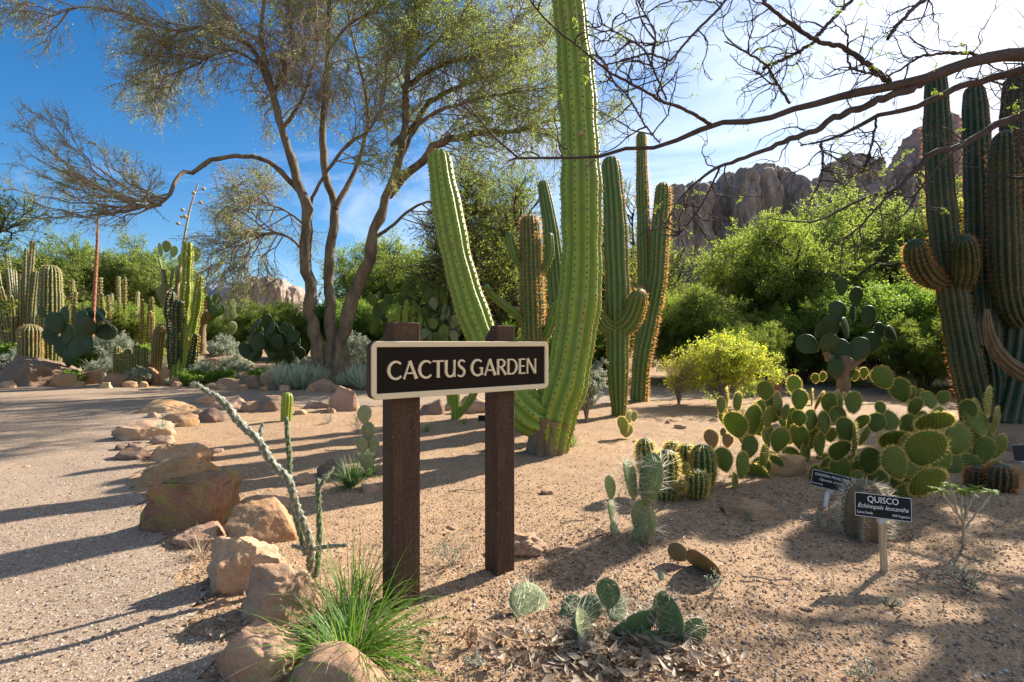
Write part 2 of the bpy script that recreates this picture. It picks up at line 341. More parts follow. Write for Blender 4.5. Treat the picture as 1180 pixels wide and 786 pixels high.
# ------------------------------------------------------------------ rocks
ICO = {}
def ico(n):
    if n not in ICO:
        bm = bmesh.new(); bmesh.ops.create_icosphere(bm, subdivisions=n, radius=1)
        ICO[n] = (np.array([v.co[:] for v in bm.verts]), np.array([[v.index for v in f.verts] for f in bm.faces])); bm.free()
    return ICO[n]
def fnoise(Pn, sc, seed, octv=4, H=0.9):
    o = Vector((seed * 13.7, seed * 5.1, seed * 2.3))
    return np.array([mnoise.fractal(Vector(p) * sc + o, H, 2.0, octv) for p in Pn])
def rock_geo(size, seed, sub=4, planes=9, rough=0.10, boxy=0.75):
    V, F = ico(sub); V = V.copy(); r = np.random.default_rng(seed)
    V = np.sign(V) * np.abs(V) ** boxy; V /= np.abs(V).max()
    for _ in range(planes):
        n = r.normal(size=3); n[2] = abs(n[2]) * 0.8; n /= np.linalg.norm(n); d = r.uniform(0.52, 0.85)
        q = V @ n - d; V = V - np.where(q > 0, q, 0)[:, None] * n * 0.93
    V = V * (1 + (rough * fnoise(V, 1.6, seed, 5) + 0.35 * rough * fnoise(V, 6, seed + 1, 4))[:, None])
    V /= np.abs(V).max(0)
    return V * np.array(size) / 2, F
def rock(px, pyb, wpx, hpx, label, m='rock', dr=0.75, boxy=.75, planes=11, rough=.15, seed=None, rz=None, name='rock', cat='rock', group=None, d=None):
    g = G(px, pyb); d0 = g.y if d is None else d; W = wpx / F_PX * d0; D = W * dr; yc = d0 + D * 0.42
    H = max(hpx / F_PX * d0 - D * CAM_H / d0 * 0.38, 0.25 * W)
    seed = seed or int(px * 7 + pyb * 3); x = (px - CX) / F_PX * yc
    sub = 5 if wpx > 60 else (4 if wpx > 22 else 3)
    V, F = rock_geo((W * 1.05, D, H * 1.35), seed, sub, planes, rough, boxy)
    c = math.cos(rz or 0); s = math.sin(rz or 0)
    V = np.stack([V[:, 0] * c - V[:, 1] * s, V[:, 0] * s + V[:, 1] * c, V[:, 2]], 1)
    z = float(gz(x, yc))
    mb = MB(); mb.add(V, F); o = mb.build(name, M[m]); o.location = (x, yc, z + H * 1.35 / 2 - H * 0.35)
    return tag(o, label, cat, group)
EG = 'stones edging the gravel path'
RX = {0: dict(boxy=.3, planes=2, rough=.14), 1: dict(boxy=1.15, planes=12, rough=.22), 2: dict(boxy=.8, planes=6, rough=.1), 8: dict(boxy=.5), 9: dict(boxy=.4, planes=6), 7: dict(boxy=.8, planes=5, rough=.08), 27: dict(rough=.35), 13: dict(boxy=.5)}
RK = [
 (220, 611, 100, 64, 'big squared brown boulder with yellow green lichen on its face', 'rock_lichen', .7),
 (277, 688, 96, 82, 'tall pointed tan boulder with a rough brown left face and sharp shadow side', 'rock_pale', .8),
 (307, 628, 82, 54, 'rounded orange tan boulder right behind the tall pointed boulder', 'rock', .8),
 (237, 631, 62, 30, 'low pale flat stone in front of the lichen covered boulder', 'rock_pale', .9),
 (303, 592, 62, 26, 'flat pale topped stone just behind the rounded orange boulder', 'rock_pale', .6),
 (318, 722, 96, 70, 'pale tan rock behind the bright grass clump with its shaded right end', 'rock_pale', .7),
 (300, 792, 90, 78, 'grey tan rock at the bottom edge partly under the grass blades', 'rock_pale', .8),
 (380, 825, 136, 78, 'smooth pale domed boulder at the very bottom in front of the bright grass', 'rock_pale', .7),
 (207, 562, 88, 38, 'broad flat orange slab stone directly behind the lichen covered boulder', 'rock', .9),
 (212, 532, 72, 24, 'small orange block stone behind the broad flat slab', 'rock', .7),
 (155, 531, 42, 24, 'grey brown knobbly stone left of the small orange block', 'rock_dark', .8),
 (172, 509, 70, 30, 'flat stone with a grey dwarf plant growing over its top', 'rock_pale', .8),
 (194, 477, 68, 19, 'long low tan slab at the back of the path corner', 'rock', .8),
 (205, 488, 50, 14, 'thin tan slab just in front of the long low slab', 'rock', .8),
 (245, 487, 28, 22, 'dark brown ball shaped stone beside the path corner', 'rock_dark', .9),
 (236, 466, 24, 12, 'small orange stone behind the dark ball shaped stone', 'rock', .9),
 (268, 473, 46, 20, 'pale pointed stone behind the tip of the cholla', 'rock_pale', .8),
 (290, 474, 30, 12, 'low pale stone between the pointed stone and the brown wedge', 'rock_pale', .8),
 (317, 474, 42, 19, 'smooth brown wedge shaped stone behind the seedling cactus', 'rock_dark', .8),
 (365, 471, 34, 8, 'very low grey stone slab right of the brown wedge', 'rock_dark', .6),
 (399, 474, 36, 36, 'upright grey tan boulder beside the left end of the big sign', 'rock_pale', .8),
 (381, 551, 32, 26, 'brown rounded rock against the dark green grass tuft', 'rock_dark', .8),
 (350, 558, 30, 16, 'small smooth grey stone in the shade left of the grass tuft', 'rock_pale', .8),
 (425, 568, 22, 12, 'small grey stone at the right foot of the grass tuft', 'rock_pale', .8),
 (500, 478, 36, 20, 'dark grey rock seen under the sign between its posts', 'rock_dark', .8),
 (548, 476, 40, 24, 'pinkish pale rock seen under the sign beside the right post', 'rock_pale', .8),
 (522, 473, 24, 10, 'small pale stone under the middle of the sign', 'rock_pale', .8),
 (607, 642, 66, 36, 'pale hollowed rock lying beside the foot of the right post', 'rock_pale', .8),
 (906, 549, 52, 34, 'rounded tan rock at the feet of the sunlit prickly pear pads', 'rock', .8),
 (42, 446, 80, 34, 'massive low brown boulder at the left end of the far rock edging', 'rock_dark', .7),
 (78, 446, 26, 14, 'small tan rock at the right end of the massive brown boulder', 'rock', .8),
 (105, 443, 28, 16, 'orange tan rounded rock right of the massive brown boulder', 'rock', .8),
 (138, 444, 30, 14, 'long flat orange rock in front of the bed left of the silver bush', 'rock', .8),
 (177, 443, 20, 16, 'rounded orange rock just right of the silver bush, left one of a pair', 'rock', .8),
 (195, 443, 19, 17, 'rounded orange rock just right of the silver bush, right one of a pair', 'rock', .8),
 (214, 444, 24, 12, 'reddish rough rock right of the pair of rounded orange rocks', 'rock', .8),
 (232, 443, 20, 15, 'pinkish red rock below the tall green pillar cactus', 'rock', .8),
 (268, 449, 44, 10, 'low flat tan rock in front of the pale ledge in the far edging', 'rock_pale', .7),
 (292, 449, 24, 14, 'brown squat rock left of the big reddish boulder in the far edging', 'rock_dark', .8),
 (314, 449, 28, 22, 'upright reddish boulder in the far edging by the silvery agaves', 'rock', .8),
 (341, 448, 32, 15, 'smooth orange rock right of the upright reddish boulder', 'rock', .8),
 (374, 452, 30, 14, 'grey tan rock in front of the silvery agaves', 'rock_pale', .8),
 (18, 424, 44, 18, 'dark weathered rock stacked above the massive brown boulder', 'rock_dark', .7),
 (8, 410, 36, 16, 'brown rock at the left frame edge below the round barrel cactus', 'rock_dark', .7),
 (30, 412, 30, 10, 'flat orange brown rock above the dark weathered rock', 'rock', .7),
 (62, 414, 20, 12, 'grey block rock below the dark prickly pear', 'rock_pale', .7),
 (115, 414, 34, 12, 'smooth pale hump of rock behind the far edging under the red stalk', 'rock_pale', .7),
 (262, 436, 50, 12, 'pale ledge rock behind the far edging beneath the low agaves', 'rock_pale', .6),
 (633, 570, 20, 6, 'small flat white stone on bare soil right of the right post', 'rock_pale', .7),
 (784, 494, 14, 6, 'small white stone on bare soil in front of the yellow bush', 'rock_pale', .8),
 (712, 478, 11, 8, 'small grey stone at the foot of the armed cactus', 'rock_pale', .8),
 (48, 587, 13, 6, 'small yellowish stone lying alone on the gravel path', 'rock_pale', .6),
 (868, 600, 70, 14, 'low earthy lump of stone in dappled shade before the prickly pears', 'rock', .8),
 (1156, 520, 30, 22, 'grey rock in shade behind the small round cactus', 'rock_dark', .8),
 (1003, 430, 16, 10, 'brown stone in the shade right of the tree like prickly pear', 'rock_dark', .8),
]
for i, (a, b, c, d_, lab, m_, dr) in enumerate(RK):
    if b < 455: c *= 1.25; d_ *= 1.3
    if b > 600 and b < 800 and c > 70: d_ *= 1.12
    rock(a, b, c, d_, lab, m_, dr, seed=100 + i * 3, **RX.get(i, {}))
FILL = [(150, 505, 20, 10), (188, 512, 26, 12), (140, 520, 18, 9), (215, 492, 22, 10), (176, 482, 18, 8), (228, 480, 16, 9), (180, 545, 24, 12), (258, 560, 24, 10), (262, 604, 22, 12), (335, 604, 26, 12), (222, 645, 18, 8), (340, 672, 30, 16), (255, 700, 18, 8), (282, 742, 26, 14), (250, 522, 14, 6), (345, 478, 16, 7), (380, 476, 14, 7)]
for i, (a, b, c, d_) in enumerate(FILL):
    rock(a, b, c, d_, 'small nondescript tan stone filling a gap in the near path edging', ['rock', 'rock_pale', 'rock_dark'][i % 3], .8, seed=300 + i * 7, boxy=.6, planes=8, group='small filler stones of the near path edging')
FILL2 = [(90, 447, 16, 9), (122, 448, 14, 8), (150, 447, 15, 9), (165, 447, 12, 8), (205, 447, 13, 8), (223, 447, 12, 8), (243, 448, 16, 9), (255, 450, 14, 8), (280, 450, 13, 8), (303, 451, 12, 8), (328, 451, 14, 8), (357, 452, 14, 9), (390, 453, 12, 8), (12, 448, 18, 10)]
for i, (a, b, c, d_) in enumerate(FILL2):
    rock(a, b, c, d_, 'small rounded stone in the low row along the far side of the path', ['rock', 'rock_pale', 'rock'][i % 3], .8, seed=700 + i * 7, boxy=.8, planes=7, group='small stones in the low row beyond the path')
# pale pebbles lying about, one by one
PB = [(141, 692), (752, 752), (718, 726), (1025, 742), (1140, 730), (1160, 690), (560, 640), (520, 610), (690, 600), (650, 622), (860, 742), (930, 704), (980, 760), (820, 690), (1090, 668), (735, 510), (770, 488), (60, 700), (90, 655), (30, 540), (240, 700), (120, 610)]
for i, (a, b) in enumerate(PB):
    rock(a, b, 7 + i % 4 * 2, 4, 'small pale pebble lying loose on the ground', 'rock_pale', .8, seed=500 + i, name='pebble', cat='pebble', group='loose pale pebbles scattered over the ground')

# ------------------------------------------------------------------ cliffs and hills
def cliff(name, label, cols, d, mat, ground_y=400, depth=14, seed=1, kind=None):
    mb = MB(); r = np.random.default_rng(seed)
    for i, (px, ty, w_) in enumerate(cols):
        dd = d + r.uniform(-depth, depth) * 0.4; top = P(px, ty, dd); W = w_ / F_PX * dd
        H = top.z + 6
        V, F = ico(5); V = V.copy(); V = np.sign(V) * np.abs(V) ** np.array([.6, .6, .45])
        V = V * np.array([W * 0.60, W * 0.6 + depth * 0.3, H / 2])
        q = V / W * 1.1
        n = fnoise(q * np.array([1.7, 1.7, 0.9]), 1.0, seed + i, 6, 0.7); n2 = fnoise(q * np.array([5, 5, 3.0]), 1.0, seed + i + 50, 4, 0.8)
        cr = np.abs(fnoise(q * np.array([2.2, 2.2, .9]), 1.0, seed + i + 90, 3, 0.8))
        V = V * (1 + np.stack([0.20 * n + 0.07 * n2 - 0.13 * np.exp(-cr * 14)] * 2 + [0.03 * n + .01 * n2], 1))
        V = V + np.array([top.x, dd, top.z - H / 2]); mb.add(V, F)
    o = mb.build(name, M[mat]); return tag(o, label, kind='structure')
cliff('rock_hill', 'brown sheer rock cliff with a rounded dome behind the trees', [
    (776, 216, 26), (798, 213, 26), (816, 212, 22), (836, 204, 24), (852, 198, 24), (872, 193, 28), (894, 196, 26), (910, 206, 24), (922, 222, 20), (935, 240, 20),
    (783, 250, 20), (803, 262, 24), (830, 255, 26), (852, 262, 24), (880, 250, 30), (905, 252, 30), (795, 285, 18), (775, 280, 20), (870, 290, 40)], 120, 'cliff', seed=3)
cliff('rock_peak', 'dark rounded rock knob right of the main cliff', [(945, 205, 16), (958, 189, 18), (972, 181, 20), (988, 180, 20), (1003, 184, 16), (1013, 198, 12), (978, 215, 50), (960, 250, 40)], 140, 'cliff', seed=9)
cliff('rock_peak', 'tall steep rock peak behind the dark saguaro stems', [(1024, 205, 14), (1034, 188, 16), (1044, 170, 16), (1056, 152, 18), (1070, 141, 20), (1086, 134, 18), (1100, 140, 14), (1060, 200, 40), (1090, 210, 40)], 150, 'cliff', seed=17)
cliff('rock_hill', 'low reddish rocky hill far off between the trees on the left', [(282, 326, 14), (296, 320, 16), (310, 319, 16), (324, 322, 14), (338, 330, 20), (270, 336, 14)], 190, 'cliff', seed=23)
mh = new_mat('hazed_hill'); g_ = NG(mh); g_.out(g_.bsdf((0.16, 0.21, 0.30), 0.95)); M['blue'] = mh  # distance haze painted into the hill colour as blue
cliff('distant_hills', 'low hills on the horizon at left with haze blue put into their colour', [(200, 332, 60), (245, 326, 40), (262, 325, 40), (285, 330, 50), (330, 335, 60), (120, 336, 80)], 1500, 'blue', seed=31, depth=60)
# talus slope below the cliffs
tx = np.linspace(-10, 150, 60); ty_ = np.linspace(55, 190, 50); TX, TY = np.meshgrid(tx, ty_)
TZ = -0.5 + sst(55, 125, TY) * 24 * sst(-5, 45, TX) + 1.5 * np.sin(TX * .35) * np.sin(TY * .22)
mt = new_mat('scrubby_slope'); g_ = NG(mt)
g_.out(g_.bsdf(g_.ramp(g_.noise(0.35, 8, 0.75), [(0.35, (0.05, 0.075, 0.03)), (0.5, (0.09, 0.10, 0.045)), (0.62, (0.24, 0.16, 0.11))]), 0.95, g_.bump(g_.noise(0.8, 8, 0.7), 1.0, 1.2)))
ti = np.arange(TX.size).reshape(TX.shape)
mb = MB(); mb.add(np.stack([TX, TY, TZ], -1), np.stack([ti[:-1, :-1], ti[:-1, 1:], ti[1:, 1:], ti[1:, :-1]], -1).reshape(-1, 4))
tag(mb.build('hillside', mt), 'scrub covered slope below the cliffs', kind='structure')

# ------------------------------------------------------------------ the CACTUS GARDEN sign
def woodmat(name, a, b, fleck):
    m = new_mat(name); g = NG(m); v = g.n('ShaderNodeMapping', {'Vector': g.obj(), 'Scale': (6, 6, 0.5)}).outputs[0]
    v2 = g.n('ShaderNodeMapping', {'Vector': g.obj(), 'Scale': (90, 90, 4)}).outputs[0]; v3 = g.n('ShaderNodeMapping', {'Vector': g.obj(), 'Scale': (260, 260, 60)}).outputs[0]
    n1_ = g.noise(2, 8, 0.7, v); n2 = g.noise(1, 6, 0.7, v2); n3 = g.noise(1, 3, 0.8, v3)
    col = g.mix(n1_, a, b); col = g.mix(0.6, col, g.ramp(n2, [(0.3, (.2, .2, .2)), (0.7, (.8, .8, .8))]), 'OVERLAY')
    col = g.mix(g.mul(g.ramp(n3, [(0.60, (0, 0, 0)), (0.68, (1, 1, 1))]), fleck), col, (0.42, 0.33, 0.24))
    g.out(g.bsdf(col, 0.85, g.bump(n2, 0.8, 0.006), **{'Specular IOR Level': .15})); return m
M['post'] = woodmat('weathered_brown_wood', (0.042, 0.024, 0.015), (0.11, 0.064, 0.04), 0.9)
def boardmat(name, a, b):
    m = new_mat(name); g = NG(m); v = g.n('ShaderNodeMapping', {'Vector': g.obj(), 'Scale': (3, 3, 60)}).outputs[0]
    n1_ = g.noise(2, 6, 0.7, v); g.out(g.bsdf(g.mix(n1_, a, b), 0.75, g.bump(n1_, 0.5, 0.003), **{'Specular IOR Level': .12})); return m
M['panel'] = boardmat('dark_sandblasted_panel', (0.008, 0.0055, 0.004), (0.024, 0.015, 0.009))
M['cream'] = boardmat('cream_paint', (0.66, 0.54, 0.33), (0.76, 0.63, 0.41))
def bevel(o, wd, seg=3):
    b = o.modifiers.new('bevel', 'BEVEL'); b.width = wd; b.segments = seg; b.limit_method = 'ANGLE'; b.angle_limit = R(40); return o
def prism(outline, z0, z1):                              # outline (n,2) -> prism with caps (fans)
    n = len(outline); o = np.array(outline); V = np.vstack([np.c_[o, np.full(n, z0)], np.c_[o, np.full(n, z1)]])
    i = np.arange(n); j = (i + 1) % n
    return V, np.stack([i, j, j + n, i + n], -1)
def poly_obj(name, verts, faces, mats, parent=None):
    me = bpy.data.meshes.new(name); me.from_pydata([tuple(v) for v in verts], [], [tuple(f) for f in faces]); me.update()
    for m in (mats if isinstance(mats, list) else [mats]): me.materials.append(m)
    o = bpy.data.objects.new(name, me); COL.objects.link(o); o.parent = parent; return o
# board line in plan, measured from the photograph
bl = P(422.6, HY, 2.45); br = P(624.7, HY, 3.1)
udir = (br - bl).normalized(); BW = (br - bl).length; bang = math.atan2(udir.y, udir.x)
sign = empty('garden_sign', (bl.x, bl.y, 0), 'dark wooden board lettered CACTUS GARDEN with a cream rim on two brown posts', 'sign', rz=bang)
# local frame: x along the board, -y towards the viewer
BH = 67.5 / 600 * 2.45; bz = CAM_H - (460.5 - HY) / 600 * 2.45
def rrect(x0, x1, z0, z1, r, n=8):
    pts = []
    for cx, cz, a0 in ((x1 - r, z0 + r, -90), (x1 - r, z1 - r, 0), (x0 + r, z1 - r, 90), (x0 + r, z0 + r, 180)):
        for k in range(n + 1):
            a = R(a0 + 90 * k / n); pts.append((cx + r * math.cos(a), cz + r * math.sin(a)))
    return pts
TH = 0.055
def ring(name, outer, inner, y0, y1, m):                  # frame between two outlines of the same length, y0 front
    n = len(outer); V = [(x, y0, z) for x, z in outer] + [(x, y0, z) for x, z in inner] + [(x, y1, z) for x, z in outer] + [(x, y1, z) for x, z in inner]; F = []
    for i in range(n):
        j = (i + 1) % n
        F += [(i, j, n + j, n + i), (2 * n + i, 3 * n + i, 3 * n + j, 2 * n + j), (i, 2 * n + i, 2 * n + j, j), (n + i, n + j, 3 * n + j, 3 * n + i)]
    return poly_obj(name, V, F, m, sign)
out_o = rrect(0, BW, bz, bz + BH, 0.035)
def slab(name, outline, y0, y1, m, parent):
    n = len(outline); V = [(x, y0, z) for x, z in outline] + [(x, y1, z) for x, z in outline]
    F = [tuple(range(n)), tuple(range(2 * n - 1, n - 1, -1))] + [(i, n + i, n + (i + 1) % n, (i + 1) % n) for i in range(n)]
    return poly_obj(name, V, F, m, parent)
body = slab('board', out_o, -TH + 0.012, 0, M['post'], sign)
in_o = rrect(0.026, BW - 0.026, bz + 0.029, bz + BH - 0.029, 0.004)
rim = ring('rim', rrect(0.001, BW - 0.001, bz + 0.001, bz + BH - 0.001, 0.034), in_o, -TH - 0.004, -TH + 0.010, M['cream']); bevel(rim, 0.003, 2)
slab('panel', rrect(0.027, BW - 0.027, bz + 0.030, bz + BH - 0.030, 0.003), -TH + 0.006, -TH + 0.0115, M['panel'], sign)
# hand cut letters: strokes with swelling widths
def arc(cx, cy, rx, ry, a0, a1, n=22): return [(cx + rx * math.cos(R(a0 + (a1 - a0) * k / (n - 1))), cy + ry * math.sin(R(a0 + (a1 - a0) * k / (n - 1)))) for k in range(n)]
K_, T_ = 0.15, 0.085
def flare(a, b, w_, w2=None):
    w2 = w2 or w_; return ([(a[0] + (b[0] - a[0]) * t, a[1] + (b[1] - a[1]) * t) for t in (0, .12, .3, .7, .88, 1)], [w_ * 1.3, w_ * 1.08, w_, w2, w2 * 1.08, w2 * 1.3])
def cw(n, a, m_, b): return [np.interp(k / (n - 1), [0, .5, 1], [a, m_, b]) for k in range(n)]
LET = {
 'C': (0.80, [(arc(.47, .5, .41, .47, 48, 318), cw(22, .10, .16, .10))]),
 'A': (0.84, [flare((.05, 0), (.40, .98), T_), flare((.39, 1.0), (.80, 0), K_), ([(.18, .32), (.62, .32)], [T_, T_])]),
 'T': (0.68, [flare((.0, .955), (.68, .955), T_), flare((.34, .93), (.34, 0), K_)]),
 'U': (0.74, [([(.09, 1), (.09, .5)] + arc(.355, .36, .265, .33, 180, 350, 14) + [(.64, .5), (.64, 1)], [.19, .15] + cw(14, .15, .12, .10) + [.10, .14]), flare((.64, .5), (.64, 0.0), T_)]),
 'S': (0.56, [([(.50, .86), (.42, .95), (.30, .975), (.17, .93), (.10, .82), (.11, .70), (.20, .60), (.33, .50), (.45, .40), (.49, .27), (.44, .12), (.32, .03), (.18, .02), (.04, .10)], [.09, .09, .10, .11, .12, .13, .15, .16, .15, .13, .12, .11, .10, .10])]),
 'G': (0.86, [(arc(.47, .5, .41, .47, 50, 300), cw(22, .10, .16, .11)), ([(.66, .09), (.73, .12)], [.10, .10]), flare((.76, .46), (.76, .06), .12), ([(.60, .47), (.84, .47)], [T_, T_])]),
 'R': (0.70, [flare((.10, 0), (.10, .98), .13), ([(.10, .95)] + arc(.34, .73, .24, .225, 90, -90, 14) + [(.12, .505)], [T_] + cw(14, T_, .14, T_) + [T_]), flare((.30, .50), (.68, 0), K_ * .9)]),
 'D': (0.82, [flare((.10, 0), (.10, .98), .13), ([(.10, .95)] + arc(.34, .49, .40, .46, 90, -90, 18) + [(.10, .03)], [T_] + cw(18, T_, .15, T_) + [T_])]),
 'E': (0.54, [flare((.10, 0), (.10, .98), .13), ([(.10, .95), (.50, .95)], [T_, T_]), ([(.10, .51), (.46, .51)], [T_, T_]), ([(.10, .04), (.52, .04)], [T_, T_])]),
 'N': (0.84, [flare((.09, 0), (.09, .98), T_), flare((.09, .98), (.74, .02), .14), flare((.74, .98), (.74, 0), T_)]),
}
def letter(ch, x0, z0, h, ylev, parent):
    V = []; F = []
    for si, (pts, ws) in enumerate(LET[ch][1]):
        p = np.array(pts) * h; t = nrm(np.gradient(p, axis=0)); nn = np.c_[-t[:, 1], t[:, 0]] * (np.array(ws) * h / 2)[:, None]
        a = p + nn; b = p - nn; n = len(p); yf = ylev - 0.010 - si * 0.0006; base = len(V)
        for k in range(n): V += [(x0 + a[k, 0], yf, z0 + a[k, 1]), (x0 + b[k, 0], yf, z0 + b[k, 1]), (x0 + a[k, 0], ylev, z0 + a[k, 1]), (x0 + b[k, 0], ylev, z0 + b[k, 1])]
        for k in range(n - 1):
            q = base + 4 * k; F += [(q, q + 1, q + 5, q + 4), (q, q + 4, q + 6, q + 2), (q + 1, q + 3, q + 7, q + 5)]
        F += [(base, base + 2, base + 3, base + 1), (base + 4 * n - 4, base + 4 * n - 3, base + 4 * n - 1, base + 4 * n - 2)]
    o = poly_obj('letter', V, F, M['cream'], parent); return o
txt = 'CACTUS GARDEN'; SPC = 0.085
wid = sum((0.30 if c == ' ' else LET[c][0] + SPC) for c in txt) - SPC
LH = BH * 0.315; lx0 = BW * 0.074; scx = (BW * 0.916 - lx0) / (wid * LH)
x = lx0
for c in txt:
    if c == ' ': x += 0.30 * LH * scx; continue
    o = letter(c, 0, 0, LH, 0, sign); o.location = (x, -TH + 0.0058, bz + BH * 0.335); o.scale = (scx, 1, 1)
    x += (LET[c][0] + SPC) * LH * scx
# posts behind the board: square timber with the top sloped off on the left
def post(px, ptop, wd, dp):
    dd = 1 / np.interp(px, [422.6, 624.7], [1 / 2.45, 1 / 3.1]); lx = ((px - CX) / F_PX * dd - bl.x) / udir.x
    top = CAM_H + (HY - ptop) / F_PX * (dd + 0.03); bot = -0.35; c = 0.075
    V = [(0, 0, bot), (wd, 0, bot), (wd, dp, bot), (0, dp, bot), (0, 0, top), (wd, 0, top), (wd, dp, top), (0, dp, top)]
    # chamfer along the back and left of the top
    V = [(0, 0, bot), (wd, 0, bot), (wd, dp, bot), (0, dp, bot), (0, 0, top), (wd, 0, top), (wd, dp * .45, top), (0, dp * .45, top), (wd, dp, top - c), (0, dp, top - c)]
    F = [(0, 3, 2, 1), (0, 1, 5, 4), (1, 2, 8, 6, 5), (2, 3, 9, 8), (3, 0, 4, 7, 9), (4, 5, 6, 7), (7, 6, 8, 9)]
    o = poly_obj('post', V, F, M['post'], sign); o.location = (lx, 0.002, 0); bevel(o, 0.006, 2); return o
post(452.5, 371, 0.150, 0.125)
post(573, 375, 0.125, 0.125)
# ------------------------------------------------------------------ cactus builders
def frames(C):
    T = nrm(np.gradient(C, axis=0)); A = np.zeros_like(T); a = np.cross(T[0], (0, 1, 0.01)); a /= np.linalg.norm(a)
    for i in range(len(T)):
        a = a - T[i] * (a @ T[i]); a /= np.linalg.norm(a); A[i] = a
    return T, A, np.cross(T, A)
def column(mb, pts, rad, ribs=12, depth=0.22, step=0.045, spine=0.03, sm=1, am=None, spacing=0.07, nsp=5, spw=0.0022, rib_n=6, twist=0.0, seed=0, rough=0.03, tip=True, taper_tip=1.0, only_tip=False, dotr=0.007):
    r = np.random.default_rng(seed)
    _, _, Ltot = resample(pts, rad, 8)
    K = max(8, int(Ltot / step)); C, Rr, Ltot = resample(pts, rad, K)
    s = np.linspace(0, Ltot, K); rt = Rr[-1] * taper_tip
    if tip:
        q = np.clip((s - (Ltot - rt)) / rt, 0, 1); Rr = Rr * np.sqrt(np.maximum(1 - q ** 2, 0.0)); Rr = np.maximum(Rr, 0.02 * rt)
        if step > rt / 4:                                # finer rings at the tip
            e = Ltot - rt * (1 - np.sin(np.linspace(0, np.pi / 2, 7))); base = s[s < Ltot - rt * 1.02]; s2 = np.concatenate([base, e])
            C = np.stack([np.interp(s2, s, C[:, k]) for k in range(3)], 1); Ru = np.interp(s2, s, resample(pts, rad, K)[1]); q = np.clip((s2 - (Ltot - rt)) / rt, 0, 1)
            Rr = np.maximum(Ru * np.sqrt(np.maximum(1 - q ** 2, 0)), 0.02 * rt); s = s2; K = len(s2)
    T, A, B = frames(C)
    n = ribs * rib_n; th = np.arange(n) / n * 2 * np.pi; thk = th[None, :] + twist * s[:, None]
    crest = np.abs(np.cos(th * ribs / 2)) ** 0.85
    wob = 1 + rough * np.sin(s * 5 + seed) + rough * 0.6 * np.sin(s * 13 + seed * 2)
    rr = Rr[:, None] * wob[:, None] * (1 - depth * (1 - crest[None, :])) * (1 + r.normal(size=(1, n)) * 0.006)
    D = A[:, None] * np.cos(thk)[..., None] + B[:, None] * np.sin(thk)[..., None]
    V = C[:, None] + D * rr[..., None]
    i = np.arange(K - 1)[:, None] * n; j = np.arange(n)[None]; j2 = (j + 1) % n
    F = np.stack(np.broadcast_arrays(i + j, i + j2, i + n + j2, i + n + j), -1).reshape(-1, 4)
    att = np.broadcast_to(crest[None] ** 3, (K, n)).ravel()
    mb.add(V.reshape(-1, 3), F, 0, att)
    cap = np.stack([np.full(n, 0), (np.arange(n) + 1) % n, np.arange(n)], 1)
    mb.add(np.vstack([C[-1] + T[-1] * 0.02 * rt, V[-1]]), cap + np.array([0, 1, 1]), 0, np.full(n + 1, .6))
    if spine <= 0: return
    na = int(Ltot / spacing); sa = (np.arange(na) + 0.5) * spacing
    ca = np.arange(ribs)[None] * 2 * np.pi / ribs + twist * sa[:, None]; ss = sa[:, None] + np.zeros((1, ribs)) + r.uniform(-.2, .2, (na, ribs)) * spacing
    if only_tip: keep = (ss > Ltot - only_tip)
    else: keep = ss < 1e9
    Cc = np.stack([np.interp(ss, s, C[:, k]) for k in range(3)], -1); RR = np.interp(ss, s, Rr * wob)
    At = np.stack([np.interp(ss, s, A[:, k]) for k in range(3)], -1); Bt = np.stack([np.interp(ss, s, B[:, k]) for k in range(3)], -1); Tt = np.stack([np.interp(ss, s, T[:, k]) for k in range(3)], -1)
    Dd = At * np.cos(ca)[..., None] + Bt * np.sin(ca)[..., None]
    Pp = (Cc + Dd * RR[..., None])[keep]; Dd = Dd[keep]; Tt = Tt[keep]
    # areole bumps
    if am is not None and len(Pp):
        o = np.array([[1, 0, 0], [0, 1, 0], [-1, 0, 0], [0, -1, 0], [0, 0, 1.]]) * dotr
        side = nrm(np.cross(Dd, Tt)); X = Pp[:, None] + side[:, None] * o[None, :, 0:1] + Tt[:, None] * o[None, :, 1:2] * 1.3 + Dd[:, None] * (o[None, :, 2:3] + 0.001)
        f = np.array([[0, 1, 4], [1, 2, 4], [2, 3, 4], [3, 0, 4]]); mb.add(X.reshape(-1, 3), (np.arange(len(Pp))[:, None, None] * 5 + f[None]).reshape(-1, 3), am)
    m = len(Pp); 
    d = nrm(Dd[:, None] * 1.0 + r.normal(size=(m, nsp, 3)) * 0.65); ln = spine * r.uniform(.5, 1.2, (m, nsp, 1))
    perp = nrm(np.cross(d, r.normal(size=d.shape))) * spw; b = Pp[:, None]
    X = np.stack([b - perp, b + perp, b + d * ln], 2).reshape(-1, 3); mb.add(X, np.arange(len(X)).reshape(-1, 3), sm)
def pathpx(lst, d, dd=0.0, ddf=None):
    """photo trace [(px, py, width px)] at depth d -> points and radii; ddf adds depth along the path"""
    n = len(lst); pts = []; rad = []
    for i, (a, b, w_) in enumerate(lst):
        di = d + dd * i / max(n - 1, 1); pts.append(P(a, b, di)); rad.append(w_ / 2 / F_PX * di)
    return pts, rad
